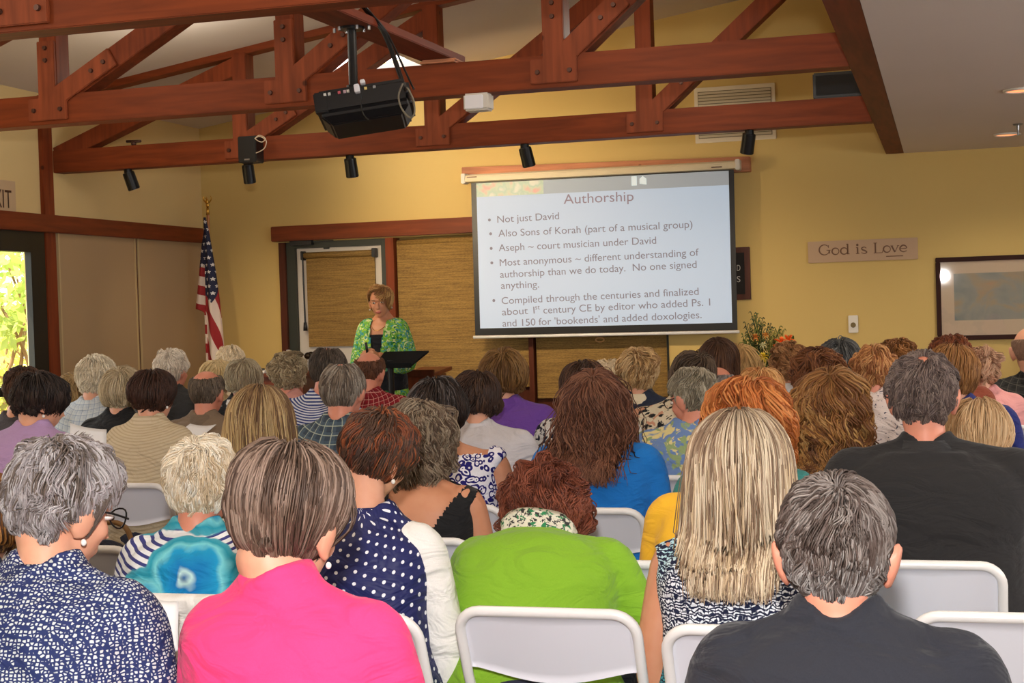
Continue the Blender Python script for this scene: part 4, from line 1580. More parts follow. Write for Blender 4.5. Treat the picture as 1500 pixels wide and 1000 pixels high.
S_ += [(circ(6.55, 0.36, 0.33, 0.32, 0, 360, 17), T1, T2)]
S_ += [([(7.0, 0.66), (7.3, 0.04)], T2, T2), ([(7.3, 0.04), (7.6, 0.66)], T1, T1), ([(6.88, 0.66), (7.14, 0.66)], T1, T1), ([(7.5, 0.66), (7.72, 0.66)], T1, T1)]
S_ += [([(7.82, 0.36), (8.4, 0.40), (8.3, 0.62), (8.05, 0.68), (7.80, 0.46), (7.82, 0.20), (8.1, 0.04), (8.42, 0.14)], T1, T2)]
ga, gb = P(1199.5, 373.5, Y=YW - 0.0205), P(1328, 369, Y=YW - 0.0205)
gl = np.linalg.norm(gb - ga) / 8.4
glyph_text(sg, S_, ga, (gb - ga) / 8.4, np.array([0, 0, 0.080]), sink, 'sign_lettering')
plate('sign_footnote', (1298, 374.6), (1323, 373.8), (1323, 375.2), (1298, 376.0), YW - 0.0205, 0.0005, sink, sg)
tag(sg, 'tan wall sign reading God is Love right of the screen', 'sign')
# framed picture
pic = empty('framed_picture', P(1420, 435, Y=YW))
f0, f1 = P(1370, 377.5, Y=YW - 0.03), P(1376, 499, Y=YW - 0.03)
fw_, fh_ = 1.62, f0[2] - f1[2]
x0, z1, z0 = f0[0], f0[2], f1[2]
x1 = x0 + fw_
fb = 0.037
mb = MB()
for q in ((x0, x1, z1 - fb, z1), (x0, x1, z0, z0 + fb), (x0, x0 + fb, z0 + fb, z1 - fb), (x1 - fb, x1, z0 + fb, z1 - fb)):
    mb.box(q[0], q[1], YW - 0.03, YW, q[2], q[3])
kid(mb.build('frame', plain('frame_dark', (58, 34, 30), 0.7, spec=0.15), bevel=0.004), pic)
kid(box('mat_board', x0 + fb, x1 - fb, YW - 0.012, YW - 0.004, z0 + fb, z1 - fb, plain('mat_board', (206, 184, 160), 0.8)), pic)
def art(nt):
    co = objco(nt)
    n = nd(nt, 'ShaderNodeTexNoise', {'Vector': co, 'Scale': 4.0, 'Detail': 5.0, 'Distortion': 1.0})
    v = nd(nt, 'ShaderNodeTexNoise', {'Vector': objco(nt, (1, 1, 2.5)), 'Scale': 9.0, 'Detail': 3.0})
    a = ramp(nt, n.outputs[0], [(0.3, lin(132, 140, 142)), (0.5, lin(158, 156, 150)), (0.6, lin(178, 156, 132)), (0.72, lin(196, 150, 120))])
    return mix(nt, mth(nt, 'MULTIPLY', v.outputs[0], 0.35), a, lin(120, 132, 128))
kid(box('painting', x0 + 0.135, x1 - 0.135, YW - 0.014, YW - 0.012, z0 + 0.155, z1 - 0.13, fabric('painting', art, 0.9, 0.0)), pic)
m_, nt_, b_ = _mat('picture_glass')
gs = nd(nt_, 'ShaderNodeBsdfGlossy', {'Roughness': 0.02})
tr = nd(nt_, 'ShaderNodeBsdfTransparent')
mx = nd(nt_, 'ShaderNodeMixShader', {0: 0.055, 1: tr.outputs[0], 2: gs.outputs[0]})
nt_.links.new(mx.outputs[0], nt_.nodes['Material Output'].inputs[0])
kid(box('glass', x0 + fb, x1 - fb, YW - 0.0195, YW - 0.0175, z0 + fb, z1 - fb, m_), pic)
tag(pic, 'framed landscape print behind glass at right of front wall', 'picture')
# switch plate
sw_ = empty('wall_plate', P(1249, 474, Y=YW))
o, xs, zs = plate('cover', (1242.5, 462), (1257, 461.5), (1257, 487), (1243, 487.5), YW - 0.02, 0.02, plain('plate_white', (226, 218, 204), 0.4), sw_, 0.004)
mb = MB()
cx_, cz_ = (xs[0] + xs[1]) / 2, (zs[0] + zs[1]) / 2 - 0.008
mb.cyl((cx_, YW - 0.028, cz_), (cx_, YW - 0.019, cz_), 0.021, n=16)
kid(mb.build('dial', plain('dial_olive', (116, 98, 52), 0.5)), sw_)
tag(sw_, 'white wall plate with round dial below the tan sign', 'wall plate')
# letter board half behind the screen
lb = empty('letter_board', P(1090, 400, Y=YW))
o, xs, zs = plate('board_frame', (1050, 363), (1098.5, 361.5), (1099.5, 438.5), (1050, 440), YW - 0.03, 0.03, M['dark_wood'], lb, 0.004)
kid(box('letter_felt', xs[0] + 0.04, xs[1] - 0.045, YW - 0.034, YW - 0.029, zs[0] + 0.045, zs[1] - 0.045, plain('felt_black', (34, 30, 28), 0.9)), lb)
lw = plain('letter_white', (200, 196, 188), 0.6)
kid(text_obj('letters', 'D', P(1079.5, 396.5, Y=YW - 0.035), P(1084.5, 396.4, Y=YW - 0.035), lw, None, (0, -1, 0), 0.0, height=0.05), lb)
kid(text_obj('letters', 'S', P(1079.5, 413.0, Y=YW - 0.035), P(1084.5, 412.9, Y=YW - 0.035), lw, None, (0, -1, 0), 0.0, height=0.05), lb)
tag(lb, 'dark framed letter board half hidden behind the screen right edge', 'letter board')
# air grille
vg = empty('air_vent', P(1077, 165, Y=YW))
o, xs, zs = plate('vent_frame', (1016, 129), (1135, 121), (1137, 203), (1019, 210), YW - 0.02, 0.02, plain('vent_cream', (232, 220, 196), 0.5), vg, 0.004)
mb = MB()
n_s = 15
for i in range(n_s):
    z = zs[0] + 0.05 + (zs[1] - zs[0] - 0.1) * i / (n_s - 1)
    mb.box(xs[0] + 0.035, xs[1] - 0.035, YW - 0.030, YW - 0.026, z - 0.009, z + 0.009, None)
kid(mb.build('louvres', plain('vent_louvre', (206, 194, 168), 0.5)), vg)
kid(box('vent_back', xs[0] + 0.03, xs[1] - 0.03, YW - 0.0235, YW - 0.0205, zs[0] + 0.035, zs[1] - 0.035, plain('vent_dark', (130, 118, 96), 0.8)), vg)
tag(vg, 'cream slatted air vent high on the front wall', 'air vent')

# ---- overhead: spotlights, boxes, projector
def spot_can(px, py, tilt, label, size=0.135):
    p = P(px, py, Y=10.02)
    r = empty('spotlight', (p[0], 10.02, ZS))
    mb = MB()
    mb.cyl((0, 0, 0), (0, 0, -0.03), 0.03, n=16)
    mb.cyl((0, 0, -0.02), (0, 0, -0.045), 0.010, n=8)
    mb.build('mount', M['black_metal'], r, smooth=False)
    a = Vector((0, 0, -0.022))
    d = Vector((math.sin(tilt), 0.25, -math.cos(tilt))).normalized()
    mb = MB()
    mb.cyl(a, a + d * size, 0.044, 0.046, 20)
    c = mb.build('can', M['black_metal'], r, bevel=0.004)
    mb = MB()
    mb.cyl(a + d * (size - 0.004), a + d * (size + 0.002), 0.036, n=18)
    mb.build('lens', M['lens'], r)
    tag(r, label, 'spotlight', 'black spotlights under the far truss')
    tip = Vector((p[0], 10.02, ZS)) + a + d * (size + 0.02)
    return tip, d
M['lens'] = plain('lamp_lens', (190, 160, 140), 0.2)
spots = [(188, 262, 0.22, 'black spotlight under the far truss nearest the left wall'),
         (363, 250, 0.0, 'black spotlight hanging straight under the small black speaker'),
         (513, 243, 0.02, 'black spotlight just under the projector and left of the screen'),
         (769, 230, 0.16, 'black spotlight in front of the screen housing'),
         (1098, 208, -0.20, 'black spotlight under the far truss near the air vent')]
for i, q in enumerate(spots):
    tip, d = spot_can(*q)
    e_ = (40, 80, 210, 60, 60)[i]
    tgt = tip + d * 1.0 + Vector((0.05 if i == 2 else 0, 0.75, 0.0))
    if i == 2:
        tgt = Vector((tip.x + 0.55, YW, 2.45))
    lamp('spotlight_lamp', 'SPOT', tuple(tip), e_, (1.0, 0.78, 0.5), 0.04, target=tuple(tgt), spot=95, blend=1.0)
# small black speaker with a coil of white wire on the far truss
q0, q1 = P(347.5, 200, Y=9.82), P(375.5, 237, Y=9.82)
sp_ = empty('wall_speaker', ((q0[0] + q1[0]) / 2, 9.88, (q0[2] + q1[2]) / 2))
kid(box('cabinet', q0[0], q1[0], 9.82, 9.95, q1[2], q0[2], M['black'], bevel=0.006), sp_)
mb = MB()
cx_ = (q0[0] + q1[0]) / 2
mb.box(cx_ - 0.02, cx_ + 0.02, 9.815, 9.82, q1[2] + 0.016, q1[2] + 0.026)
kid(mb.build('badge', M['steel']), sp_)
tag(sp_, 'small black speaker fixed to the face of the far truss', 'speaker')
w = [P(x, y, Y=9.80) for x, y in ((373, 203), (380, 198), (389, 203), (383, 208), (374, 203), (381, 200), (390, 206), (388, 216), (382, 221), (375, 224))]
tag(wire('speaker_wire', w, 0.0035, plain('wire_white', (200, 184, 160), 0.5), n=6, k=5), 'loose coil of white wire beside the small black speaker', 'wire')
# black loudspeaker lying on the far chord at right
q0, q1 = P(1190, 105, Y=9.97), P(1259, 145, Y=9.97)
lo = empty('loudspeaker', ((q0[0] + q1[0]) / 2, 10.1, ZS + 0.168))
kid(box('cabinet', q0[0], XB - 0.0, 9.97, 10.22, ZS + 0.170, q0[2] - 0.01, M['black'], bevel=0.008), lo)
kid(box('speaker_grille', q0[0] + 0.02, XB - 0.02, 9.960, 9.972, ZS + 0.19, q0[2] - 0.03, plain('grille_cloth', (36, 36, 38), 0.9)), lo)
tag(lo, 'black loudspeaker sitting on the far truss beside the plate beam', 'speaker')
# small device perched on the far chord at left, white box on the near chord
q = P(196, 211, Y=10.0)
dv = empty('sprinkler_fitting', (q[0], 10.0, ZS + 0.168))
mb = MB()
mb.raw(*ellipsoid((q[0], 10.0, ZS + 0.185), (0.02, 0.02, 0.022)))
mb.cyl((q[0] - 0.06, 10.0, ZS + 0.205), (q[0] + 0.06, 10.0, ZS + 0.200), 0.010, n=8)
kid(mb.build('fitting_body', M['bolt'], smooth=True), dv)
tag(dv, 'small metal fitting on top of the far truss at left', 'fitting')
q0, q1 = P(678, 141, Y=7.5), P(716, 160, Y=7.5)
eb = empty('sensor_box', ((q0[0] + q1[0]) / 2, 7.5, q0[2]))
kid(box('case', q0[0], q1[0], 7.50, 7.60, q1[2], ZS - 0.001, M['offwhite'], bevel=0.01), eb)
kid(box('case_front', q0[0] + 0.012, q1[0] - 0.03, 7.488, 7.502, q1[2] + 0.008, ZS - 0.012, M['white'], bevel=0.003), eb)
tag(eb, 'small white sensor box under the middle of the near truss', 'sensor')

# plank carrying the projector, laid on the trusses with shims
pa, pb = P(646.5, 82, Y=7.60), P(467, 18, Z=ZS + 0.19)
pd = pa - pb
pd[2] = 0
pd /= np.linalg.norm(pd)
k0 = (4.95 - pa[1]) / pd[1]
p0, p1 = pa + pd * k0, pa + pd * 0.12
nrm = np.array([pd[1], -pd[0], 0]) * 0.092
zb = ZS + 0.19
mb = MB()
mb.prism([(q[0], q[1], zb) for q in (p0 - nrm, p1 - nrm, p1 + nrm, p0 + nrm)], (0, 0, 0.04))
tag(mb.build('support_plank', M['redwood_y'], bevel=0.004), 'reddish plank laid across the trusses holding the projector', 'plank')
for i, (dx_, zt) in enumerate(((0.0, 0.0),)):
    mb = MB()
    mb.box(pa[0] - 0.085, pa[0] + 0.105, 7.49, 7.66, ZS + 0.169, ZS + 0.1795)
    mb.box(pa[0] - 0.075, pa[0] + 0.11, 7.50, 7.65, ZS + 0.1797, zb - 0.0005)
    tag(mb.build('wood_shim', M['pale_board'], bevel=0.002), 'pale wooden shims between plank and near truss', 'shim')
# projector
pp = P(515, 40, Z=zb)
pj = empty('projector', tuple(pp))
prot = rot_z(0.20)
pc = P(537, 161, Y=pp[1])
PM = Matrix.Translation(tuple(pc)) @ Matrix.Rotation(0.30, 4, 'Z') @ Matrix.Rotation(-0.13, 4, 'Y') @ Matrix.Rotation(-0.16, 4, 'X')
mb = MB()
w2, d2, h2 = 0.215, 0.165, 0.075
mb.box(-w2, w2, -d2, d2, -h2 + 0.03, h2, None)
o = mb.build('projector_case', M['projector_black'] if 'projector_black' in M else M['black'], bevel=0.022, seg=3)
o.matrix_world = PM
kid(o, pj)
mb = MB()
mb.prism([(-w2 + 0.01, -d2 + 0.02, -h2 + 0.035), (w2 - 0.01, -d2 + 0.02, -h2 + 0.035), (w2 - 0.05, -d2 + 0.07, -h2), (-w2 + 0.05, -d2 + 0.07, -h2)], (0, 2 * d2 - 0.09, 0))
o = mb.build('lower_shell', M['black'], bevel=0.008)
o.matrix_world = PM
kid(o, pj)
mb = MB()
mb.box(-w2 - 0.004, -w2 + 0.06, -d2 - 0.008, -d2 + 0.05, -h2 + 0.045, h2 - 0.012)
o = mb.build('corner_block', M['black'], bevel=0.006)
o.matrix_world = PM
kid(o, pj)
mb = MB()
mb.cyl((0.08, d2 - 0.01, 0.0), (0.08, d2 + 0.05, 0.0), 0.045, n=20)
o = mb.build('lens_barrel', M['black_metal'])
o.matrix_world = PM
kid(o, pj)
cols_ = [(220, 220, 214), (190, 190, 186), (206, 96, 110), (200, 170, 180), (230, 224, 210), (220, 196, 120), (150, 150, 150)]
for i, xk in enumerate((-0.165, -0.145, -0.10, -0.075, -0.06, 0.02, 0.06)):
    mb = MB()
    mb.box(xk - 0.006, xk + 0.006, -d2 - 0.010, -d2 + 0.004, h2 - 0.034, h2 - 0.022)
    o = mb.build('socket', plain('socket_colour', cols_[i], 0.4))
    o.matrix_world = PM
    kid(o, pj)
mb = MB()
mb.box(-0.03, -0.006, -d2 - 0.03, -d2 + 0.01, h2 - 0.045, h2 - 0.008)
mb.box(0.0, 0.022, -d2 - 0.02, -d2 + 0.02, h2 - 0.006, h2 + 0.012)
o = mb.build('cable_plug', M['white'], bevel=0.003)
o.matrix_world = PM
kid(o, pj)
mb = MB()
pt = Vector(PM @ Vector((-0.03, -0.02, h2 + 0.01)))
mb.cyl((pp[0], pp[1], zb), (pp[0], pp[1], pt[2]), 0.021, n=16)
mb.cyl((pp[0], pp[1], zb - 0.012), (pp[0], pp[1], zb), 0.06, n=20)
mb.cyl((pp[0], pp[1], pt[2] - 0.03), (pp[0], pp[1], pt[2] + 0.035), 0.032, n=16)
kid(mb.build('ceiling_pole', M['black_metal']), pj)
mb = MB()
for t in range(6):
    a = t * math.pi / 3
    mb.cyl((pp[0] + 0.085 * math.cos(a), pp[1] + 0.05 * math.sin(a), zb - 0.018), (pp[0] + 0.085 * math.cos(a), pp[1] + 0.05 * math.sin(a), zb + 0.001), 0.008, n=8)
kid(mb.build('mount_bolts', M['steel']), pj)
tag(pj, 'black ceiling projector hanging on a pole from the plank', 'projector')
for i, (k1, k2, k3, lab) in enumerate((
        ((535, 15), (588, 118), (596, 135), 'black cable, topmost of the bundle dropping to the projector'),
        ((541, 20), (592, 124), (602, 150), 'black cable, middle of the bundle dropping to the projector'),
        ((546, 22), (600, 118), (606, 130), 'black cable, outer one of the bundle dropping to the projector'))):
    y_ = pp[1] + 0.06
    pts = [P(k1[0] - 12, k1[1] - 14, Y=y_ - 0.15), P(*k1, Y=y_ - 0.06), P(562 + 3 * i, 50, Y=y_), P(*k2, Y=y_ - 0.1), P(*k3, Y=y_ - 0.2)]
    tag(wire('projector_cable', pts, 0.008 if i < 2 else 0.005, M['black'], k=6), lab, 'cable', 'cables of the projector')
loop = [P(x, y, Y=pp[1] - 0.34) for x, y in ((590, 122), (584, 140), (588, 158), (600, 172), (607, 166), (606, 148), (600, 134), (596, 128))]
kid(wire('cable_loop', loop, 0.004, plain('grey_cable', (120, 112, 96), 0.5), k=6), pj)
lp2 = [P(x, y, Y=pp[1] - 0.36) for x, y in ((530, 135), (529, 152), (532, 166), (540, 176))]
kid(wire('rear_cable', lp2, 0.003, M['black_metal'], k=6), pj)
# low ceiling: recessed lamps and a sprinkler
for i, (cx, cy_) in enumerate(CANS):
    r = empty('recessed_light', (cx, cy_, ZS))
    mb = MB()
    t = np.linspace(0, 2 * np.pi, 29)
    mb.raw(*tube(np.stack([0.085 * np.cos(t), 0.085 * np.sin(t), np.full(29, -0.003)], -1), np.full(29, 0.010), 8))
    mb.build('trim_ring', M['offwhite'], r, smooth=True)
    mb = MB()
    mb.cyl((0, 0, -0.006), (0, 0, -0.001), 0.078, n=24)
    mb.build('lamp_face', M['lamp_glow'] if 'lamp_glow' in M else M.setdefault('lamp_glow', plain('lamp_glow', (255, 150, 96), 0.5, emit=1.5)), r)
    tag(r, ('glowing recessed light in the low ceiling, the nearer of two', 'glowing recessed light in the low ceiling beside the sprinkler', 'recessed light in the low ceiling over the near truss line')[i] if i < 3 else 'recessed light in the low ceiling over the audience, out of frame', 'ceiling light', 'recessed lights in the low ceiling')
q = P(1491, 181, Z=ZS)
sk = empty('sprinkler', tuple(q))
mb = MB()
mb.cyl((0, 0, -0.002), (0, 0, -0.012), 0.034, 0.028, n=16)
mb.build('escutcheon', M['steel'], sk)
mb = MB()
mb.cyl((0, 0, -0.01), (0, 0, -0.045), 0.014, 0.010, n=12)
mb.cyl((0, 0, -0.045), (0, 0, -0.075), 0.006, n=8)
mb.cyl((0, 0, -0.075), (0, 0, -0.079), 0.024, n=14)
mb.build('sprinkler_head', M['steel'], sk)
tag(sk, 'metal fire sprinkler on the low ceiling at right edge', 'sprinkler')

# ------------------------------------------------------------------ front of the room
M['lectern_wood'] = wood('lectern_wood', (120, 56, 30), 0.35, 2)
# music-stand lectern
YL = 10.35
a0 = P(552, 521, Y=YL)
st = empty('music_stand', (P(570, 540, Y=YL)[0], YL, 0))
mb = MB()
xl, xr = P(551, 520, Y=YL)[0], P(618, 520, Y=YL)[0]
zt, zb_ = P(585, 517.5, Y=YL + 0.12)[2], P(585, 537, Y=YL - 0.02)[2]
mb.prism([(xl, YL - 0.06, zb_), (xr - 0.06, YL - 0.06, zb_), (xr, YL + 0.16, zt), (xl + 0.0, YL + 0.16, zt)], (0, 0.012, 0.016))
kid(mb.build('desk', M['matt_black'], bevel=0.003), st)
mb = MB()
mb.box(xl, xr - 0.06, YL - 0.075, YL - 0.058, zb_ - 0.008, zb_ + 0.03)
kid(mb.build('lip', M['matt_black'], bevel=0.003), st)
xp = P(570, 540, Y=YL)[0]
mb = MB()
mb.cyl((xp, YL + 0.03, 0.04), (xp, YL + 0.03, (zt + zb_) / 2), 0.024, n=16)
kid(mb.build('pole', M['black_metal']), st)
mb = MB()
mb.cyl((xp, YL + 0.03, 0), (xp, YL + 0.03, 0.03), 0.19, n=28)
mb.cyl((xp, YL + 0.03, 0.03), (xp, YL + 0.03, 0.06), 0.05, 0.03, n=20)
kid(mb.build('base', M['black_metal'], bevel=0.004), st)
tag(st, 'black music stand lectern in front of the standing speaker', 'lectern')
# wooden lectern
YK = 11.25
lx0, lx1 = P(606, 545, Y=YK)[0], P(648, 545, Y=YK)[0]
lz0, lz1 = P(627, 546, Y=YK - 0.2)[2], P(627, 537, Y=YK + 0.2)[2]
wl = empty('wooden_lectern', ((lx0 + lx1) / 2, YK, 0))
mb = MB()
mb.prism([(lx0 - 0.01, YK - 0.22, lz0), (lx0 - 0.01, YK + 0.22, lz1), (lx0 - 0.01, YK + 0.22, lz1 - 0.03), (lx0 - 0.01, YK - 0.22, lz0 - 0.03)], (lx1 - lx0 + 0.02, 0, 0))
kid(mb.build('top', M['lectern_wood'], bevel=0.004), wl)
kid(box('lip', lx0 - 0.01, lx1 + 0.01, YK - 0.235, YK - 0.215, lz0 - 0.03, lz0 + 0.025, M['dark_wood'], bevel=0.003), wl)
mb = MB()
mb.box(lx0 - 0.16, lx1 - 0.03, YK - 0.17, YK + 0.19, 0.06, lz0 - 0.02)
kid(mb.build('body', M['lectern_wood'], bevel=0.006), wl)
kid(box('base', lx0 - 0.19, lx1, YK - 0.20, YK + 0.22, 0, 0.06, M['dark_wood'], bevel=0.006), wl)
tag(wl, 'brown wooden lectern behind the music stand', 'lectern')
# console table with papers and a bottle near the door
YC = 11.75
cx0, cx1 = P(376, 548, Y=YC)[0], P(464, 545, Y=YC)[0]
cz1 = P(410, 547, Y=YC - 0.25)[2]
ct = empty('console_table', ((cx0 + cx1) / 2, YC, 0))
kid(box('table_top', cx0, cx1, YC - 0.27, YC + 0.30, cz1 - 0.03, cz1, M['lectern_wood'], bevel=0.005), ct)
kid(box('apron', cx0 + 0.03, cx1 - 0.03, YC - 0.23, YC + 0.27, cz1 - 0.22, cz1 - 0.03, M['lectern_wood'], bevel=0.003), ct)
for lx_ in (cx0 + 0.05, cx1 - 0.05):
    for ly_ in (YC - 0.22, YC + 0.25):
        kid(box('leg', lx_ - 0.028, lx_ + 0.028, ly_ - 0.028, ly_ + 0.028, 0, cz1 - 0.2, M['dark_wood'], bevel=0.004), ct)
tag(ct, 'brown wooden console table against the front wall left of the door', 'table')
q = P(389, 544, Z=cz1)
pp_ = empty('paper_stack', (q[0], YC - 0.02, cz1))
mb = MB()
mb.box(-0.13, 0.16, -0.11, 0.11, 0.001, 0.022)
mb.build('sheets', M['paper'], pp_, bevel=0.002)
mb = MB()
mb.box(-0.06, 0.08, -0.08, 0.08, 0.0225, 0.036)
mb.build('cover', M['black'], pp_, bevel=0.002)
tag(pp_, 'stack of white papers on the console table', 'paper')
q = P(422.5, 520, Y=YC)
bo = empty('water_bottle', (q[0], YC, cz1))
bz = P(422.5, 516, Y=YC)[2] - cz1
prof = [(0.004, 0.001), (0.031, 0.002), (0.034, 0.02), (0.034, bz - 0.10), (0.030, bz - 0.06), (0.014, bz - 0.02), (0.013, bz)]
t = np.linspace(0, 2 * np.pi, 20, endpoint=False)
V, F = loft([np.stack([r_ * np.cos(t), r_ * np.sin(t), np.full(20, z_)], -1) for r_, z_ in prof])
mbot, ntb, bb = _mat('bottle_plastic')
bb.inputs['Base Color'].default_value = lin(210, 200, 180)
bb.inputs['Roughness'].default_value = 0.08
bb.inputs['Transmission Weight'].default_value = 0.7
bb.inputs['IOR'].default_value = 1.15
obj_arr('bottle_body', V, F, mbot, bo)
mb = MB()
mb.cyl((0, 0, bz), (0, 0, bz + 0.022), 0.016, n=16)
mb.build('cap', M['white'], bo)
tag(bo, 'clear water bottle with white cap on the console table', 'bottle')
# flag on its pole
YF = 11.85
fp = P(304, 292, Y=YF)
flag = empty('flag', (fp[0], YF, 0))
mb = MB()
ftop = P(304.5, 313, Y=YF)
mb.cyl((fp[0], YF, 0.05), (ftop[0], YF, ftop[2]), 0.013, n=12)
kid(mb.build('pole', plain('pole_wood', (176, 112, 52), 0.35)), flag)
mb = MB()
mb.cyl((fp[0], YF, 0), (fp[0], YF, 0.05), 0.16, 0.05, n=28)
kid(mb.build('base', M['brass'], smooth=False), flag)
ez = P(304, 287, Y=YF)[2]
mb = MB()
x_ = ftop[0]
mb.cyl((x_, YF, ftop[2] - 0.01), (x_, YF, ftop[2] + 0.055), 0.016, 0.010, n=14)
mb.raw(*ellipsoid((x_, YF, ftop[2] + 0.075), (0.015, 0.015, 0.022)))
mb.raw(*ellipsoid((x_, YF - 0.006, ftop[2] + 0.105), (0.014, 0.012, 0.026)))
mb.raw(*ellipsoid((x_ - 0.006, YF - 0.014, ftop[2] + 0.136), (0.008, 0.012, 0.009)))
for sx in (-1, 1):
    w_ = bez([(x_ + sx * 0.012, YF, ftop[2] + 0.095), (x_ + sx * 0.036, YF, ftop[2] + 0.125), (x_ + sx * 0.030, YF, ftop[2] + 0.155)], 4)
    mb.raw(*tube(w_, np.linspace(0.014, 0.004, len(w_)), 8, 0.5))
kid(mb.build('eagle_finial', M['brass'], smooth=True), flag)
def flag_mat():
    m, nt, b = _mat('flag_cloth')
    s = nd(nt, 'ShaderNodeSeparateXYZ', {0: nd(nt, 'ShaderNodeTexCoord').outputs['UV']})
    st_ = mth(nt, 'LESS_THAN', mth(nt, 'FRACT', s.outputs[0]), 0.5)
    stripes = mix(nt, st_, lin(222, 206, 196), lin(150, 30, 36))
    o = nd(nt, 'ShaderNodeSeparateXYZ', {0: nd(nt, 'ShaderNodeTexCoord').outputs['Object']})
    gx, gy = mth(nt, 'DIVIDE', o.outputs[0], 0.056), mth(nt, 'DIVIDE', o.outputs[2], 0.062)
    row = mth(nt, 'MULTIPLY', mth(nt, 'FLOOR', gy), 0.5)
    du = mth(nt, 'MULTIPLY', mth(nt, 'SUBTRACT', mth(nt, 'FRACT', mth(nt, 'ADD', gx, row)), 0.5), 0.056)
    dv = mth(nt, 'MULTIPLY', mth(nt, 'SUBTRACT', mth(nt, 'FRACT', gy), 0.5), 0.062)
    dd = mth(nt, 'SQRT', mth(nt, 'ADD', mth(nt, 'MULTIPLY', du, du), mth(nt, 'MULTIPLY', dv, dv)))
    an = mth(nt, 'ARCTAN2', du, dv)
    rr = mth(nt, 'ADD', 0.0125, mth(nt, 'MULTIPLY', mth(nt, 'COSINE', mth(nt, 'MULTIPLY', an, 5.0)), 0.0045))
    canton = mix(nt, mth(nt, 'LESS_THAN', dd, rr), lin(28, 32, 62), lin(226, 222, 220))
    nt.links.new(mix(nt, mth(nt, 'GREATER_THAN', s.outputs[1], 0.0), stripes, canton), b.inputs['Base Color'])
    b.inputs['Roughness'].default_value = 0.75
    return m
# two hanging folds; uv = (stripe count, height above the lower edge of the blue field)
fz0, fz1 = P(310, 318, Y=YF)[2], 0.62
def xpix(px):
    return P(px, 420, Y=YF)[0]
def zpix(py):
    return P(305, py, Y=YF)[2]
def fold(xl, xr, stripe_of, edge, ny, phase, zt, zb, nx=40, nz=90):
    V, UV = [], []
    for k in range(nz):
        t = k / (nz - 1)
        z = zt + (zb - zt) * t
        a0, a1 = (np.interp(-z, [-zpix(p[0]) for p in q], [xpix(p[1]) for p in q]) for q in (xl, xr))
        for i in range(nx):
            a = i / (nx - 1)
            x = a0 + (a1 - a0) * a
            V.append((x, YF - 0.02 + ny * math.sin(a * 8.0 + phase + 1.2 * t) * (0.2 + 0.8 * min(1, t * 2.0)), z))
            UV.append((stripe_of(x, z), z - np.interp(a, [q[0] for q in edge], [zpix(q[1]) for q in edge])))
    return np.array(V), np.array(UV), grid_faces(nz, nx, False)
r1 = fold([(314, 303), (400, 301.5), (470, 299.5), (700, 299)], [(314, 305.5), (345, 311), (400, 318), (440, 322), (500, 326), (700, 329)],
          lambda x, z: (x + 0.33 * z) / 0.135 + 0.1, [(0, 432), (0.55, 444), (1, 424)], 0.030, 0.4, fz0, fz1)
r2 = fold([(330, 302), (360, 296), (400, 291), (430, 287), (452, 284), (456, 297), (700, 299)], [(314, 305), (700, 306)],
          lambda x, z: (z + 0.28 * x) / 0.165 + 0.32, [(0, 392), (1, 384)], 0.018, 2.2, zpix(326), fz1)
V = np.concatenate([r1[0], r2[0] + np.array([0, 0.035, 0])])
UV = np.concatenate([r1[1], r2[1]])
fo = obj_arr('flag_cloth', V, [r1[2], r2[2] + len(r1[0])], flag_mat(), None, uv=UV)
so_ = fo.modifiers.new('thick', 'SOLIDIFY')
so_.thickness = 0.003
kid(fo, flag)
tag(flag, 'American flag hanging folded on its pole in the front left corner', 'flag')
# flowers on a stand
YV = 10.9
fc = P(1122, 560, Y=YV)
pl = empty('plant_stand', (fc[0], YV, 0))
zt_ = fc[2] - 0.12
mb = MB()
mb.cyl((0, 0, zt_ - 0.025), (0, 0, zt_), 0.17, n=28)
mb.build('top', M['lectern_wood'], pl, bevel=0.004)
mb = MB()
mb.cyl((0, 0, 0.03), (0, 0, zt_ - 0.02), 0.035, 0.028, n=16)
mb.build('column', M['lectern_wood'], pl)
mb = MB()
mb.cyl((0, 0, 0), (0, 0, 0.035), 0.16, 0.12, n=28)
mb.build('base', M['dark_wood'], pl)
tag(pl, 'round wooden plant stand under the flower arrangement', 'stand')
fl = empty('flower_arrangement', (fc[0], YV, zt_))
t = np.linspace(0, 2 * np.pi, 20, endpoint=False)
V, F = loft([np.stack([r_ * np.cos(t), r_ * np.sin(t), np.full(20, z_)], -1) for r_, z_ in ((0.06, 0.001), (0.075, 0.05), (0.085, 0.12), (0.07, 0.17), (0.078, 0.18))])
obj_arr('vase', V, F, plain('vase_dark', (52, 56, 66), 0.25), fl)
rng = random.Random(4)
greens = [plain('leaf_dark', (46, 62, 26), 0.55), plain('leaf_mid', (86, 98, 34), 0.55), plain('leaf_light', (132, 128, 56), 0.55)]
K_ = YV / 2200 / 1.02
def fpt(px, py, dy=0.0):
    q = P(px, py, Y=YV + dy)
    return (q[0] - fc[0], dy, q[2] - zt_)
def blade(mb, p0, p1, w, bend=0.03):
    p0, p1 = np.array(p0), np.array(p1)
    mid = (p0 + p1) / 2 + np.array([bend, 0, 0.03])
    c = bez([p0, mid, p1], 5)
    mb.raw(*tube(c, np.interp(np.linspace(0, 1, len(c)), [0, 0.5, 1], [w * 0.4, w, w * 0.12]), 6, 0.35))
stems = [((1120, 540), (1103, 466)), ((1118, 540), (1108, 470)), ((1122, 535), (1132, 492)), ((1112, 540), (1094, 482)), ((1108, 540), (1090, 500)), ((1106, 545), (1087, 510)),
         ((1118, 535), (1115, 476)), ((1125, 535), (1139, 488)), ((1128, 535), (1147, 490)), ((1104, 548), (1092, 528)), ((1130, 540), (1160, 500)), ((1115, 540), (1100, 505)),
         ((1125, 540), (1128, 482)), ((1110, 540), (1104, 490))]
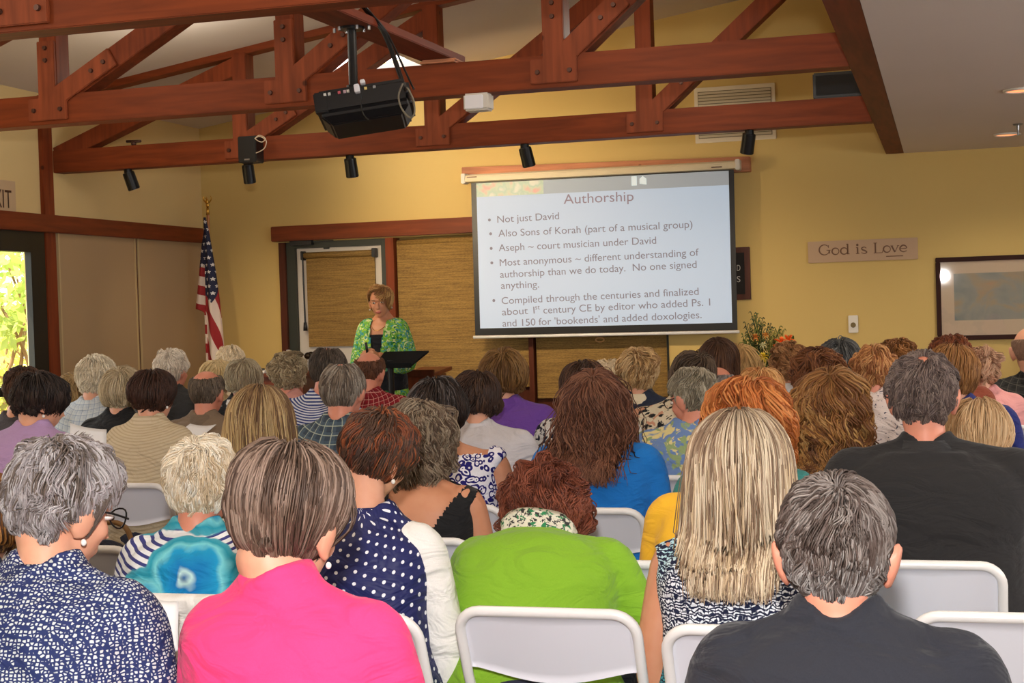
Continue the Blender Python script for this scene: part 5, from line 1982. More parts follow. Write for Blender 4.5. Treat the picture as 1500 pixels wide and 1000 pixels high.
for i, (a, b) in enumerate(stems):
    mb = MB()
    p0, p1 = np.array(fpt(*a)), np.array(fpt(*b, dy=rng.uniform(-0.12, 0.12)))
    base_ = np.array([0, 0, 0.17])
    mb.raw(*tube(bez([base_, p0, p1], 5), np.full(11, 0.004), 6))
    for j in range(11):
        f_ = 0.25 + 0.75 * j / 10
        q = p0 + (p1 - p0) * f_
        for sd in (-1, 1):
            d_ = np.array([sd * rng.uniform(0.015, 0.045), rng.uniform(-0.04, 0.04), rng.uniform(0.02, 0.06)]) * (1.25 - 0.6 * f_)
            blade(mb, q, q + d_ * 1.3, 0.008, 0.0)
    mb.build('leafy_stem', greens[i % 3], fl, smooth=True)
mb = MB()
for i in range(46):
    a = rng.uniform(0, 6.28)
    r_ = rng.uniform(0.05, 0.2)
    z_ = rng.uniform(0.14, 0.36)
    q = np.array([r_ * math.cos(a), r_ * math.sin(a) * 0.7, z_])
    blade(mb, q * np.array([0.4, 0.4, 0.75]), q, rng.uniform(0.018, 0.03))
mb.build('leaves', greens[0], fl, smooth=True)
def lily(px, py, mat, size, dy=-0.06, n=6):
    c = np.array(fpt(px, py, dy))
    mb = MB()
    for k in range(n):
        a = 6.283 * k / n + px
        d_ = np.array([math.cos(a), -0.35, math.sin(a) * 0.8])
        cv = bez([c, c + d_ * size * 0.55 + np.array([0, -0.02, 0.012]), c + d_ * size], 5)
        mb.raw(*tube(cv, np.interp(np.linspace(0, 1, len(cv)), [0, 0.5, 1], [0.006, size * 0.26, 0.003]), 8, 0.3))
    mb.build('flower', mat, fl, smooth=True)
orange = plain('petal_orange', (232, 104, 34), 0.5)
lily(1145, 503, orange, 0.062)
lily(1155, 499, orange, 0.055, -0.03)
lily(1141, 509, orange, 0.045, -0.09)
lily(1107, 495, plain('petal_amber', (190, 116, 46), 0.5), 0.035)
lily(1122, 492, plain('petal_amber2', (206, 140, 60), 0.5), 0.03)
lily(1118, 524, plain('petal_yellow', (206, 176, 40), 0.5), 0.045, -0.13, 8)
lily(1098, 527, plain('petal_cream', (214, 206, 168), 0.5), 0.03, -0.1)
lily(1118, 507, plain('petal_cream2', (204, 198, 150), 0.5), 0.03, -0.05)
tag(fl, 'green flower arrangement with orange lilies right of the screen', 'flowers')

# ---- garden outside the glass door
structure(box('ground_outside', -40, XL - 0.18, -12, 40, -0.3, -0.06, paint('garden_soil', (150, 130, 90), 0.9)))
def leaf_mat(name, rgb):
    m, nt, b = _mat(name)
    b.inputs['Base Color'].default_value = lin(*rgb)
    b.inputs['Roughness'].default_value = 0.5
    tl = nd(nt, 'ShaderNodeBsdfTranslucent', {0: lin(*[min(255, c * 1.2) for c in rgb])})
    mx = nd(nt, 'ShaderNodeMixShader', {0: 0.45, 1: b.outputs[0], 2: tl.outputs[0]})
    nt.links.new(mx.outputs[0], nt.nodes['Material Output'].inputs[0])
    return m
lm = [leaf_mat('garden_leaf_yellow', (208, 206, 96)), leaf_mat('garden_leaf_green', (156, 172, 84)), leaf_mat('garden_leaf_olive', (130, 130, 60))]
bark = wood('bark', (150, 120, 84), 0.9, 2)
def shrub(x, y, z0, r, h, n, mat, leaf, label, seed, trunk=True):
    root = empty('garden_shrub', (x, y, -0.06))
    g = np.random.default_rng(seed)
    d = g.normal(0, 1, (n, 3))
    d /= np.linalg.norm(d, axis=1)[:, None]
    c = np.array([0, 0, z0 + h / 2]) + d * np.array([r, r, h / 2]) * (g.uniform(0.25, 1, (n, 1)) ** 0.5)
    a = g.normal(0, 1, (n, 3))
    a /= np.linalg.norm(a, axis=1)[:, None]
    b = np.cross(a, g.normal(0, 1, (n, 3)))
    b /= np.linalg.norm(b, axis=1)[:, None]
    L = leaf * g.uniform(0.6, 1.3, (n, 1))
    V = np.stack([c - a * L, c + b * L * 0.45, c + a * L, c - b * L * 0.45], 1).reshape(-1, 3)
    F = np.arange(4 * n).reshape(-1, 4)
    obj_arr('foliage', V, [F], mat, root, smooth=False)
    mb = MB()
    for k in range(4):
        c_ = bez([(0.04 * k - 0.06, 0, 0), (0.1 * (k - 1.5), 0.05 * k, z0 * 0.6 + h * 0.25), (r * 0.5 * math.cos(k * 1.7), r * 0.5 * math.sin(k * 1.7), z0 + h * 0.75)], 5)
        mb.raw(*tube(c_, np.linspace(0.035, 0.01, len(c_)), 7))
    mb.build('branches', bark, root, smooth=True)
    tag(root, label, 'shrub', 'shrubs in the garden')
shrub(-8.15, 11.5, 0.0, 0.6, 1.25, 1300, lm[2], 0.05, 'low olive shrub outside the glass door, nearest the pane', 1)
shrub(-10.6, 15.0, 0.3, 1.1, 1.6, 1500, lm[0], 0.07, 'yellow-green sunlit shrub outside the glass door', 2)
shrub(-9.05, 13.3, 1.3, 0.8, 1.1, 700, lm[1], 0.09, 'bright green leafy branch at top of the glass door', 3)
shrub(-14.6, 21.4, 0.0, 2.2, 4.6, 2200, lm[1], 0.09, 'tall green tree far outside behind the glass door', 4)
shrub(-11.9, 18.0, 0.0, 1.2, 2.0, 1500, lm[0], 0.07, 'pale sunlit bush in the distance outside the glass door', 5)

# ------------------------------------------------------------------ cloth, skin and hair colours
M['navy_cloth'] = cloth('navy_trousers', (40, 44, 62))
M['black_cloth'] = cloth('black_trousers', (26, 26, 28))
M['khaki'] = cloth('khaki_trousers', (150, 130, 98))
M['jean'] = cloth('blue_jeans', (66, 84, 118))
M['white_cloth'] = cloth('white_cloth', (228, 226, 222))
M['print_skirt'] = fabric('print_skirt', f_blotch((206, 210, 214), [(30, 30, 36)], 26.0, 0.5))
M['shoe_black'] = plain('shoe_black', (24, 22, 22), 0.4)
M['shoe_tan'] = plain('shoe_tan', (150, 110, 76), 0.5)
M['eyewhite'] = plain('eye_white', (226, 218, 212), 0.25)
M['iris'] = plain('iris_brown', (52, 40, 32), 0.15)
SK = [skin_mat('skin_fair', (226, 170, 140)), skin_mat('skin_rosy', (222, 150, 124)), skin_mat('skin_tan', (204, 146, 112)), skin_mat('skin_pale', (230, 182, 152))]
C_ = cloth
GREY = [(150, 142, 138), (182, 174, 168), (118, 106, 98), (206, 200, 194)]
SALT = [(96, 84, 76), (124, 112, 104), (74, 62, 54), (150, 142, 136)]
BROWN = [(74, 52, 40), (92, 64, 48), (60, 42, 34)]
DARK = [(46, 36, 32), (58, 44, 38), (36, 28, 26)]
BRONZE = [(112, 90, 76), (92, 72, 60), (136, 114, 100), (78, 60, 50)]
WHITE = [(226, 214, 190), (240, 230, 208), (206, 192, 166)]
BLOND = [(206, 176, 126), (224, 200, 156), (172, 138, 94), (146, 112, 78)]
GOLD = [(160, 112, 60), (184, 140, 84), (128, 84, 46)]
ORANGE = [(196, 116, 60), (214, 140, 80), (166, 92, 46)]
AUBURN = [(120, 64, 38), (140, 78, 46), (96, 50, 32)]

def seated(*a, **k):
    return person(*a, **k)[1]

# ---- first row, nearest the camera
i1 = seated('person in navy and white pebble print shirt with short grey hair', 92, 641, 2.48, 'crop', SK[0], fabric('pebble_print', f_pebble((42, 52, 98), (204, 210, 210), 124.0, 0.17)), cols=[(148, 140, 140), (124, 114, 112), (170, 164, 164), (100, 88, 80)],
       s=0.97, sw=0.225, bx=86, pitch=0.30, hyaw=-0.42, roll=0.10, lean=0.10, near=2, seed=1, earring='right', glasses=True, collar=(fabric('pebble_print_collar', f_pebble((42, 52, 98), (204, 210, 210), 124.0, 0.17)), 1.0),
       ear=1.3, hair=dict(sideburn=-0.40, wave=0.006, vt=0.036, vs=0.018, L=0.060, nape=-0.72, root=(118, 98, 76), rootlen=0.2), belly=0.2, kd=1.1, trousers=M['jean'], sleeve=0.6)
i2 = seated('person in bright pink top with smooth grey-brown bobbed hair', 418, 640, 2.50, 'cap', SK[0], cloth('pink_knit', (238, 62, 122), 0.85, 0.25), cols=BRONZE, s=1.15, sw=0.208, bx=462, neck=0.86, pitch=0.22, roll=0.16, hyaw=-0.12, lean=0.06, near=2, seed=2,
       earring='right', hair=dict(end=0.080, hug=1.0, vs=0.002, vt=0.032, nape=-0.86, messy=0.035, clump=0.3, wave=0.004, perlock=14, whorl=(-0.1, -0.1, 0.98), swirl=0.15), sleeve=0.97, trousers=M['black_cloth'], neckline=1.0)
i3 = seated('person in black crew neck top with short grey-brown hair, both ears showing', 1222, 693, 2.46, 'men', SK[1], cloth('black_knit', (40, 41, 48), 0.9), cols=[(84, 70, 64), (102, 90, 84), (68, 56, 50), (126, 116, 110)], s=1.05, neck=0.80, sw=0.235, bx=1240, pitch=0.05, near=2, seed=3, roll=0.02, neckline=0.99,
       hair=dict(L=0.048, vt=0.020, vs=0.007, wave=0.004, nape=-0.88, low=[(120, 112, 108), (92, 82, 78), (150, 144, 140)], lowz=0.1), sleeve=0.6, lean=0.04, ear=1.25, trousers=M['black_cloth'])
# ---- second row
seated('person in navy sleeveless top at left edge with brown hair', -28, 690, 3.45, 'bob', SK[0], cloth('navy_top', (32, 36, 62)), cols=BROWN + GOLD, near=1, seed=4, pitch=0.2, sleeve=0.4)
i5 = seated('person in turquoise flower and navy stripe top with cropped white-blond hair', 293, 641, 3.66, 'crop', SK[1], fabric('turquoise_print', f_turquoise), cols=[(226, 208, 180), (238, 226, 204), (204, 182, 150), (246, 238, 222)], s=0.98, sw=0.215, bx=292, near=2, seed=5,
       pitch=0.12, roll=0.0, lean=0.06, earring='left', sleeve=0.62, kd=1.1, hair=dict(nape=-0.86, vs=0.020, vt=0.034, L=0.075), neckline=0.985, hyaw=0.1, dx=0.05)
seated('person in navy polka dot vest over white sleeves with brown pinned-up hair', 553, 598, 3.62, 'updo', SK[0], fabric('polka_dot', f_dots((38, 42, 92), (232, 234, 240), 33.0, 0.17), 0.5), cols=AUBURN + BROWN + BROWN, s=0.93, sw=0.190, bx=564, near=2, seed=6,
       pitch=0.42, hyaw=-0.35, roll=0.22, lean=0.14, neck=1.4, vest=True, shirt_mat2=M['white_cloth'], sleeve=1.0, collar=(fabric('polka_dot_collar', f_dots((38, 42, 92), (232, 234, 240), 33.0, 0.17), 0.5), 1.3), earring='right',
       elbow=[None, (0.055, 0.03, -0.30)], wrist=[None, (-0.02, 0.10, -0.20)], hunch=0.05, hair=dict(nape=-0.70, wave=0.007))
i7 = seated('person in lime green sweater bowed forward with red-brown hair and patterned scarf', 797, 682, 3.92, 'curly', SK[0], cloth('green_knit', (126, 172, 44), 0.9, 0.3), cols=[(110, 58, 40), (128, 70, 50), (90, 46, 34)], s=1.0, sw=0.240, bx=824, near=2, seed=7,
       pitch=1.15, neck=0.85, lean=0.32, hunch=0.11, sleeve=0.97, kd=1.15, elbow=[(-0.08, 0.10, -0.25), (0.10, 0.08, -0.26)], hair=dict(nape=-0.82, curl=0.006, clump=0.6, vs=0.048), dx=0.10)
i8 = seated('person in black, white and teal wave print with straight long blond hair', 1082, 592, 3.50, 'long', SK[2], fabric('wave_print', f_waves), cols=[(200, 176, 142), (224, 206, 178), (164, 140, 114), (132, 108, 86)], s=1.12, sw=0.205, bx=1076, near=2, seed=8, pitch=0.06, lean=0.05, sleeve=0, trousers=cloth('turquoise_skirt', (40, 150, 196)),
       hair=dict(end=0.215, root=(118, 96, 80), rootlen=0.35, vs=0.036, vt=0.03, whorl=(0.0, 0.10, 0.99), swirl=0.0, messy=0.05, wave=0.005, clump=0.6, perlock=16), elbow=[(-0.05, 0.0, -0.29), None], dx=0.09)
# ---- third row
i9 = seated('large person in black polo shirt with thinning dark hair', 1350, 514, 4.35, 'men', SK[1], cloth('black_polo', (38, 37, 38), 0.9, 0.2), cols=[(104, 88, 82), (124, 108, 100), (86, 72, 68)], s=1.06, sw=0.285, bx=1372, near=2, seed=9, pitch=0.02, sleeve=0.58, kd=1.25, belly=0.2, lean=0.02, ear=1.2,
       collar=(cloth('black_polo_collar', (44, 43, 44)), 0.8), hair=dict(nape=-0.86, L=0.045, vs=0.012, bald=(0.06, -0.38, 0.92, 0.17), wave=0.006), elbow=[None, (0.12, 0.06, -0.25)], wrist=[None, (0.0, 0.22, 0.0)], trousers=M['black_cloth'], dx=-0.06)
seated('person in black low-backed top with bare shoulders and wavy grey-brown hair', 612, 586, 4.62, 'curly', SK[2], cloth('black_tank', (26, 26, 28)), cols=[(120, 102, 84), (148, 132, 112), (92, 74, 60)], s=0.96, sw=0.205, bx=636, near=2, seed=10, pitch=0.2, roll=0.10, sleeve=0, lean=0.05,
       cut=lambda c, N: ((c[:, 1] < N[1] + 0.03) & (np.abs(c[:, 0]) < 0.004 + (c[:, 2] - (N[2] - 0.19)) * 0.66) & (c[:, 2] > N[2] - 0.19)) | (np.abs(c[:, 0]) > 0.160), hair=dict(L=0.14, nape=-0.95, curl=0.010, gravity=0.9), trousers=M['print_skirt'])
seated('person in yellow top bowed low, head hidden behind the long blond hair', 1080, 612, 4.45, 'bob', SK[2], cloth('yellow_top', (244, 184, 50), 0.9, 0.25), cols=BROWN, sw=0.215, bx=1052, near=1, seed=11, pitch=0.6, lean=0.22, hunch=0.08, sleeve=0.9, s=0.92)
seated('person in teal outfit at the right edge, mostly cut off', 1604, 600, 4.6, 'bob', SK[0], cloth('teal_top', (44, 160, 172)), cols=BROWN, sw=0.21, near=1, seed=12, sleeve=0.6, trousers=cloth('teal_skirt', (38, 136, 160)))
# ---- fourth row
seated('person in white dress with navy leopard print and dark straight hair', 641, 550, 5.40, 'bob', SK[2], fabric('leopard_print', f_leopard), cols=DARK + [(92, 84, 82)], s=1.02, sw=0.215, bx=688, near=1, seed=13, pitch=0.25, roll=-0.1, sleeve=0.35, lean=0.08,
       hair=dict(L=0.16, hug=0.9, nape=-0.86), cut=lambda c, N: (c[:, 2] > N[2] - 0.02) & (np.abs(c[:, 0]) < 0.105))
i14 = seated('person in bright blue sweater with wavy chestnut hair past the shoulders', 870, 538, 5.32, 'wavy', SK[0], cloth('blue_knit', (28, 112, 190), 0.9, 0.3), cols=[(104, 66, 50), (122, 80, 60), (84, 52, 40), (134, 92, 70)], s=1.02, sw=0.235, bx=876, near=2, seed=14, pitch=0.04, sleeve=0.97, lean=0.05,
       hair=dict(vs=0.034, vt=0.034, end=0.235, messy=0.14), kd=1.1)
i15 = seated('person in teal short-sleeved top with big orange curls', 1094, 549, 4.95, 'curly', SK[2], cloth('teal_tee', (58, 128, 124)), cols=ORANGE, s=1.12, sw=0.225, bx=1090, near=1, seed=15, pitch=0.1, sleeve=0.5, hair=dict(L=0.20, vs=0.056, vt=0.042, curl=0.020, gravity=1.0, nape=-0.95, cf=1.4, swirl=0.1, messy=0.05, clump=0.85, perlock=34))
seated('person in teal and black swirl print with long golden ringlets', 1214, 533, 5.45, 'ringlets', SK[2], fabric('swirl_print', f_blotch((70, 96, 100), [(24, 24, 28), (206, 190, 160), (40, 130, 150)], 20.0, 0.5, 3.0)), cols=GOLD + [(110, 70, 40)], s=1.10, sw=0.21, bx=1226, near=1, seed=16, pitch=0.05, sleeve=0.5,
       hair=dict(L=0.36, vs=0.06, root=(120, 78, 46), rootlen=0.5))
seated('person with smooth light blond hair behind the large person in black polo', 1432, 580, 5.45, 'bob', SK[3], fabric('pink_floral', f_blotch((232, 206, 196), [(206, 84, 110), (150, 170, 190)], 12.0, 0.52)), cols=[(206, 170, 128), (220, 188, 146), (188, 150, 108)], s=1.02, sw=0.20, bx=1446, near=1, seed=17, pitch=0.35, roll=0.0, lean=0.14, sleeve=0.9,
       hair=dict(L=0.18, nape=-0.95, wave=0.004, messy=0.05, whorl=(0, -0.1, 0.99)), elbow=[None, (0.09, 0.1, -0.2)])
# ---- left block, fifth row
seated('person in lavender top with very dark short hair, looking right', 58, 543, 5.15, 'cap', SK[0], cloth('lavender_knit', (170, 140, 184), 0.9, 0.3), cols=DARK, s=0.92, sw=0.225, bx=46, near=1, seed=18, pitch=0.24, hyaw=-0.75, roll=0.05, earring='right', lean=0.12, sleeve=0.95, hair=dict(end=0.045, vs=0.018, vt=0.032, nape=-0.9, sideburn=0.0), hunch=0.05)
i19 = seated('person in cream ribbed sweater with short dark brown hair', 224, 538, 5.95, 'cap', SK[0], fabric('cream_knit', f_stripes((206, 190, 160), (190, 172, 142), 1, 60.0, 0.4)), cols=[(62, 40, 32), (76, 50, 40), (50, 34, 28)], s=0.94, sw=0.205, bx=222, near=1, seed=19, pitch=0.12, hyaw=-0.3, earring='right', sleeve=0.97,
       collar=(fabric('cream_knit_collar', f_stripes((210, 194, 166), (192, 174, 146), 1, 60.0, 0.4)), 1.2), hair=dict(L=0.13, vs=0.020, vt=0.034, nape=-0.93, whorl=(0, -0.2, 0.97)))
seated('person in charcoal jacket partly hidden behind the lavender top', 36, 537, 6.25, 'crop', SK[0], cloth('charcoal_jacket', (70, 66, 70)), cols=BROWN, s=1.0, sw=0.22, bx=6, near=1, seed=20, pitch=0.2, sleeve=0.95)
seated('person with long straight highlighted blond hair in the middle of the room', 381, 560, 4.95, 'long', SK[0], cloth('beige_top', (170, 150, 130)), cols=[(196, 164, 112), (212, 184, 134), (150, 118, 80), (116, 88, 64)], s=1.10, sw=0.195, near=2, seed=21, pitch=0.05, hair=dict(end=0.27, vs=0.036, vt=0.028, whorl=(0, 0.15, 0.98), swirl=0.0, messy=0.05, wave=0.006, root=(110, 84, 62), rootlen=0.5, perlock=14))
i22 = seated('person in blue plaid shirt with thinning grey hair', 502, 529, 5.75, 'men', SK[1], fabric('blue_plaid', f_plaid((58, 70, 84), (84, 102, 116), (176, 186, 170), 20.0)), cols=[(126, 112, 98), (100, 88, 78), (150, 140, 128)], s=1.02, sw=0.225, bx=500, near=1, seed=22, pitch=0.12, sleeve=0.6, collar=(fabric('blue_plaid_collar', f_plaid((58, 70, 84), (84, 102, 116), (176, 186, 170), 20.0)), 0.7), ear=1.15,
       hair=dict(bald=(0.0, -0.10, 1.0, 0.42), nape=-0.84, L=0.05, vs=0.016))
# ---- middle block
seated('person in pale grey-white shirt with dark brown cropped hair', 697, 541, 6.35, 'cap', SK[0], cloth('greywhite_shirt', (196, 192, 196), 0.9, 0.4), cols=[(62, 44, 36), (80, 56, 42), (48, 34, 30)], s=1.02, sw=0.225, bx=728, near=1, seed=23, pitch=0.3, roll=0.08, hyaw=0.35, lean=0.12, sleeve=0.95, collar=(cloth('greywhite_collar', (204, 200, 204)), 1.0), hair=dict(L=0.13, nape=-0.9, vs=0.028, vt=0.034), earring='left', hunch=0.05)
seated('person in purple sweater with golden-brown bobbed hair near the front', 737, 508, 7.1, 'bob', SK[0], cloth('purple_knit', (104, 66, 150)), cols=[(124, 90, 50), (142, 108, 66), (100, 70, 40)], s=1.06, sw=0.225, bx=758, near=1, seed=24, pitch=0.1, sleeve=0.97, hair=dict(L=0.17, nape=-0.95, vs=0.036), earring='right', collar=(cloth('purple_collar', (98, 60, 144)), 1.0))
seated('person in blue and white striped shirt with dark hair and bald crown', 481, 507, 6.95, 'men', SK[1], fabric('blue_stripe', f_stripes((206, 208, 218), (52, 66, 128), 1, 62.0, 0.5)), cols=[(74, 64, 56), (92, 80, 70), (58, 50, 44)], s=1.04, sw=0.22, bx=464, near=1, seed=25, pitch=0.25, roll=-0.05, sleeve=0.6, lean=0.1, hair=dict(bald=(0.12, -0.22, 0.96, 0.40), nape=-0.85, L=0.05, vs=0.014))
seated('person in taupe jacket with bald head and grey-brown fringe', 303, 540, 6.85, 'men', SK[1], cloth('taupe_jacket', (122, 104, 86)), cols=[(96, 84, 72), (116, 102, 88), (80, 68, 58)], s=1.0, sw=0.23, bx=304, near=1, seed=26, pitch=0.12, sleeve=0.97, hair=dict(bald=(0.0, -0.18, 0.98, 0.88), nape=-0.84, L=0.035, vs=0.010), collar=(cloth('taupe_collar', (112, 96, 80)), 0.8))
seated('person in black top with smooth pale ash-blond bob', 179, 536, 6.85, 'bob', SK[0], cloth('black_top', (28, 28, 30)), cols=[(190, 172, 140), (206, 190, 160), (170, 152, 122)], s=0.98, sw=0.205, bx=172, near=1, seed=27, pitch=0.1, sleeve=0.95, hair=dict(L=0.18, nape=-0.95, wave=0.004, messy=0.05, hug=0.8))
seated('person in pale blue checked shirt with thick white hair', 142, 520, 7.15, 'crop', SK[0], fabric('pale_check', f_plaid((186, 196, 206), (206, 212, 214), (126, 146, 176), 26.0)), cols=WHITE, s=0.99, sw=0.225, bx=130, near=1, seed=28, pitch=0.15, hyaw=-0.3, sleeve=0.6, hair=dict(L=0.07, nape=-0.9, vs=0.024, vt=0.036), collar=(fabric('pale_check_collar', f_plaid((186, 196, 206), (206, 212, 214), (126, 146, 176), 26.0)), 0.8))
seated('person in dark jacket with white hair beside the closet doors', 252, 511, 7.7, 'crop', SK[1], cloth('dark_jacket', (48, 48, 48)), cols=[(222, 208, 190), (236, 226, 210), (196, 182, 164)], s=0.96, sw=0.23, bx=262, near=1, seed=29, pitch=0.1, hyaw=-0.2, sleeve=0.97, hair=dict(L=0.06, nape=-0.75, vs=0.018), ear=1.15, collar=(cloth('dark_jacket_collar', (52, 52, 52)), 0.8))
seated('person in black and white top with grey-blond bob left of centre', 357, 523, 8.15, 'bob', SK[1], fabric('black_white_top', f_blotch((30, 30, 32), [(214, 208, 200)], 7.0, 0.55)), cols=[(170, 156, 128), (190, 178, 152), (146, 130, 106)], s=1.0, sw=0.205, bx=360, near=1, seed=30, pitch=0.2, sleeve=0.6, hair=dict(L=0.15, nape=-0.93, hug=0.9))
seated('person with curly ash-grey hair in front of the console table', 423, 515, 7.55, 'curly', SK[1], cloth('rose_top', (196, 140, 130)), cols=[(156, 138, 108), (178, 162, 132), (132, 114, 88)], s=0.93, sw=0.20, near=1, seed=31, pitch=0.1, sleeve=0.6, hair=dict(L=0.08, vs=0.03, vt=0.036, curl=0.009), earring='right')
seated('person with silvery blond hair half hidden by the bald head', 318, 523, 8.5, 'bob', SK[0], cloth('sand_top', (190, 168, 130)), cols=[(206, 180, 130), (220, 196, 148)], s=1.0, sw=0.20, near=0, seed=32, pitch=0.2, hair=dict(L=0.14, hug=0.9))
seated('person with white hair in the front row under the flag', 338, 506, 9.1, 'crop', SK[3], cloth('pale_top', (206, 186, 156)), cols=[(222, 200, 164), (234, 216, 184)], s=1.0, sw=0.20, near=0, seed=33, pitch=0.25)
seated('person with thin blond hair half hidden behind the white hair', 112, 543, 8.1, 'bob', SK[0], cloth('tan_top', (176, 150, 112)), cols=[(180, 154, 108), (160, 132, 90)], s=1.0, sw=0.20, near=0, seed=34, hair=dict(L=0.15, hug=0.8))
seated('person in red plaid shirt with bald head, just below the speaker', 541, 514, 7.95, 'men', SK[1], fabric('red_plaid', f_plaid((140, 34, 44), (110, 22, 34), (226, 170, 160), 26.0)), cols=[(110, 72, 50), (90, 58, 42)], s=1.02, sw=0.225, bx=556, near=1, seed=35, pitch=0.3, lean=0.1, sleeve=0.6, hair=dict(bald=(0.0, -0.38, 0.92, 0.98), nape=-0.85, L=0.022, vs=0.008), collar=(fabric('red_plaid_collar', f_plaid((140, 34, 44), (110, 22, 34), (226, 170, 160), 26.0)), 0.8))
# ---- right of centre
seated('person in black and white print behind the blue sweater', 856, 526, 6.60, 'bob', SK[0], fabric('mono_print', f_blotch((214, 210, 204), [(34, 36, 52)], 30.0, 0.5)), cols=BROWN, s=1.02, sw=0.235, bx=868, near=1, seed=36, pitch=0.3, roll=-0.1, lean=0.12, sleeve=0.6)
seated('person with smooth whitish blond hair near the front, half hidden', 892, 524, 7.85, 'bob', SK[3], cloth('ivory_top', (214, 202, 180)), cols=[(214, 190, 152), (226, 206, 172)], s=1.0, sw=0.20, near=0, seed=37, pitch=0.25, hair=dict(L=0.14, hug=0.9, wave=0.003))
seated('person in navy top with tousled blond hair under the screen', 934, 508, 7.45, 'pixie', SK[0], cloth('navy_sweater', (36, 42, 60)), cols=[(196, 160, 110), (214, 182, 136), (160, 124, 82)], s=0.98, sw=0.215, bx=948, near=1, seed=38, pitch=0.12, sleeve=0.97, hair=dict(L=0.11, nape=-0.93, vs=0.03, vt=0.036, messy=0.2), collar=(cloth('cream_collar', (214, 200, 172)), 0.9))
seated('person in cream blouse with black flower print, dark hair leaning right', 1012, 513, 7.00, 'cap', SK[0], fabric('black_flower_print', f_blotch((220, 206, 178), [(34, 34, 36), (206, 150, 120)], 10.0, 0.56, 2.5)), cols=[(82, 66, 52), (98, 80, 64), (66, 52, 42)], s=0.98, sw=0.22, bx=984, near=1, seed=39, pitch=0.3, roll=0.5, lean=0.1, sleeve=0.7, hair=dict(L=0.13))
seated('person in blue and cream leaf print shirt, grey head turned left', 1012, 538, 6.30, 'crop', SK[1], fabric('leaf_print', f_blotch((112, 140, 190), [(226, 212, 150), (150, 170, 120)], 7.0, 0.54, 3.0)), cols=[(150, 140, 118), (126, 116, 98), (170, 160, 140)], s=1.02, sw=0.225, bx=1000, near=1, seed=40, pitch=0.25, hyaw=1.0, lean=0.08, sleeve=0.6, ear=1.2, hair=dict(nape=-0.8, front=0.15, L=0.06), glasses=True)
seated('bald person with grey sides next to the leaf print shirt', 1050, 535, 7.9, 'men', SK[1], cloth('grey_shirt', (150, 148, 150)), cols=[(150, 142, 138), (130, 122, 118)], s=1.04, sw=0.215, near=1, seed=41, pitch=0.3, hyaw=0.5, hair=dict(bald=(0.0, -0.2, 1.0, 1.05), L=0.03), lean=0.08)
seated('person with long straight dark brown hair below the screen corner', 1051, 493, 8.3, 'long', SK[0], cloth('brown_top', (120, 92, 70)), cols=[(90, 60, 42), (108, 74, 52), (72, 48, 36)], s=1.06, sw=0.20, near=1, seed=42, pitch=0.05, hair=dict(L=0.32, messy=0.05, root=(64, 44, 34)))
seated('person with straight blond hair left of the flowers', 1084, 503, 8.9, 'long', SK[0], cloth('peach_top', (214, 160, 120)), cols=[(206, 168, 112), (186, 146, 94)], s=1.06, sw=0.20, near=0, seed=43, hair=dict(end=0.18))
seated('person with strawberry blond hair peeping over the orange curls', 1113, 537, 6.75, 'bob', SK[0], cloth('coral_top', (200, 120, 96)), cols=[(206, 150, 92), (188, 128, 76), (220, 170, 112)], s=1.02, sw=0.20, near=1, seed=44, pitch=0.3, lean=0.1, hair=dict(L=0.14, hug=0.9))
seated('person with curly light brown hair beside the flowers', 1159, 503, 8.5, 'curly', SK[0], cloth('blue_vest', (96, 116, 160)), cols=[(166, 118, 76), (186, 140, 96), (136, 92, 58)], s=0.98, sw=0.20, near=1, seed=45, pitch=0.15, collar=(cloth('white_collar', (224, 220, 216)), 1.2), hair=dict(L=0.07, vs=0.030, vt=0.032))
seated('person with wavy auburn hair behind the golden ringlets', 1199, 508, 7.1, 'curly', SK[0], cloth('rust_top', (150, 84, 56)), cols=[(112, 68, 40), (130, 82, 50), (92, 54, 34)], s=1.06, sw=0.20, near=1, seed=46, pitch=0.1, hair=dict(L=0.11, vs=0.036))
seated('person with straight dark grey hair in front of the right wall', 1229, 494, 8.1, 'cap', SK[0], cloth('slate_blue_top', (84, 96, 130)), cols=[(92, 92, 90), (112, 112, 110), (72, 72, 72)], s=1.06, sw=0.205, bx=1232, near=1, seed=47, pitch=0.1, hair=dict(L=0.13, hug=0.9, nape=-0.93, vs=0.028))
seated('person in white shirt with scribble print and strawberry blond hair', 1279, 505, 7.55, 'pixie', SK[1], fabric('scribble_print', f_blotch((224, 208, 200), [(70, 66, 84)], 22.0, 0.62, 4.0)), cols=[(196, 136, 82), (214, 160, 106), (160, 104, 64)], s=0.93, sw=0.205, bx=1280, near=1, seed=48, pitch=0.1, sleeve=0.6, hair=dict(L=0.11, nape=-0.93, vs=0.030))
seated('person with curly brown hair behind the thinning dark hair', 1315, 497, 8.5, 'curly', SK[0], cloth('olive_top', (120, 108, 76)), cols=[(140, 90, 46), (160, 108, 58), (112, 70, 36)], s=1.02, sw=0.20, near=1, seed=49, pitch=0.1, hair=dict(L=0.08, vs=0.03))
seated('person with rich auburn hair under the framed picture', 1392, 490, 8.0, 'curly', SK[0], cloth('brick_top', (140, 70, 50)), cols=AUBURN, s=0.98, sw=0.20, near=1, seed=50, hair=dict(L=0.09, vs=0.034, vt=0.036, curl=0.007))
seated('person in royal navy top with light brown bob', 1394, 500, 7.0, 'bob', SK[0], cloth('royal_navy', (34, 42, 104)), cols=[(150, 104, 60), (170, 124, 76), (122, 82, 48)], s=1.06, sw=0.215, bx=1424, near=1, seed=51, pitch=0.12, sleeve=0.95, hair=dict(end=0.12, vs=0.032, wave=0.005, whorl=(0, 0.0, 1.0), messy=0.06))
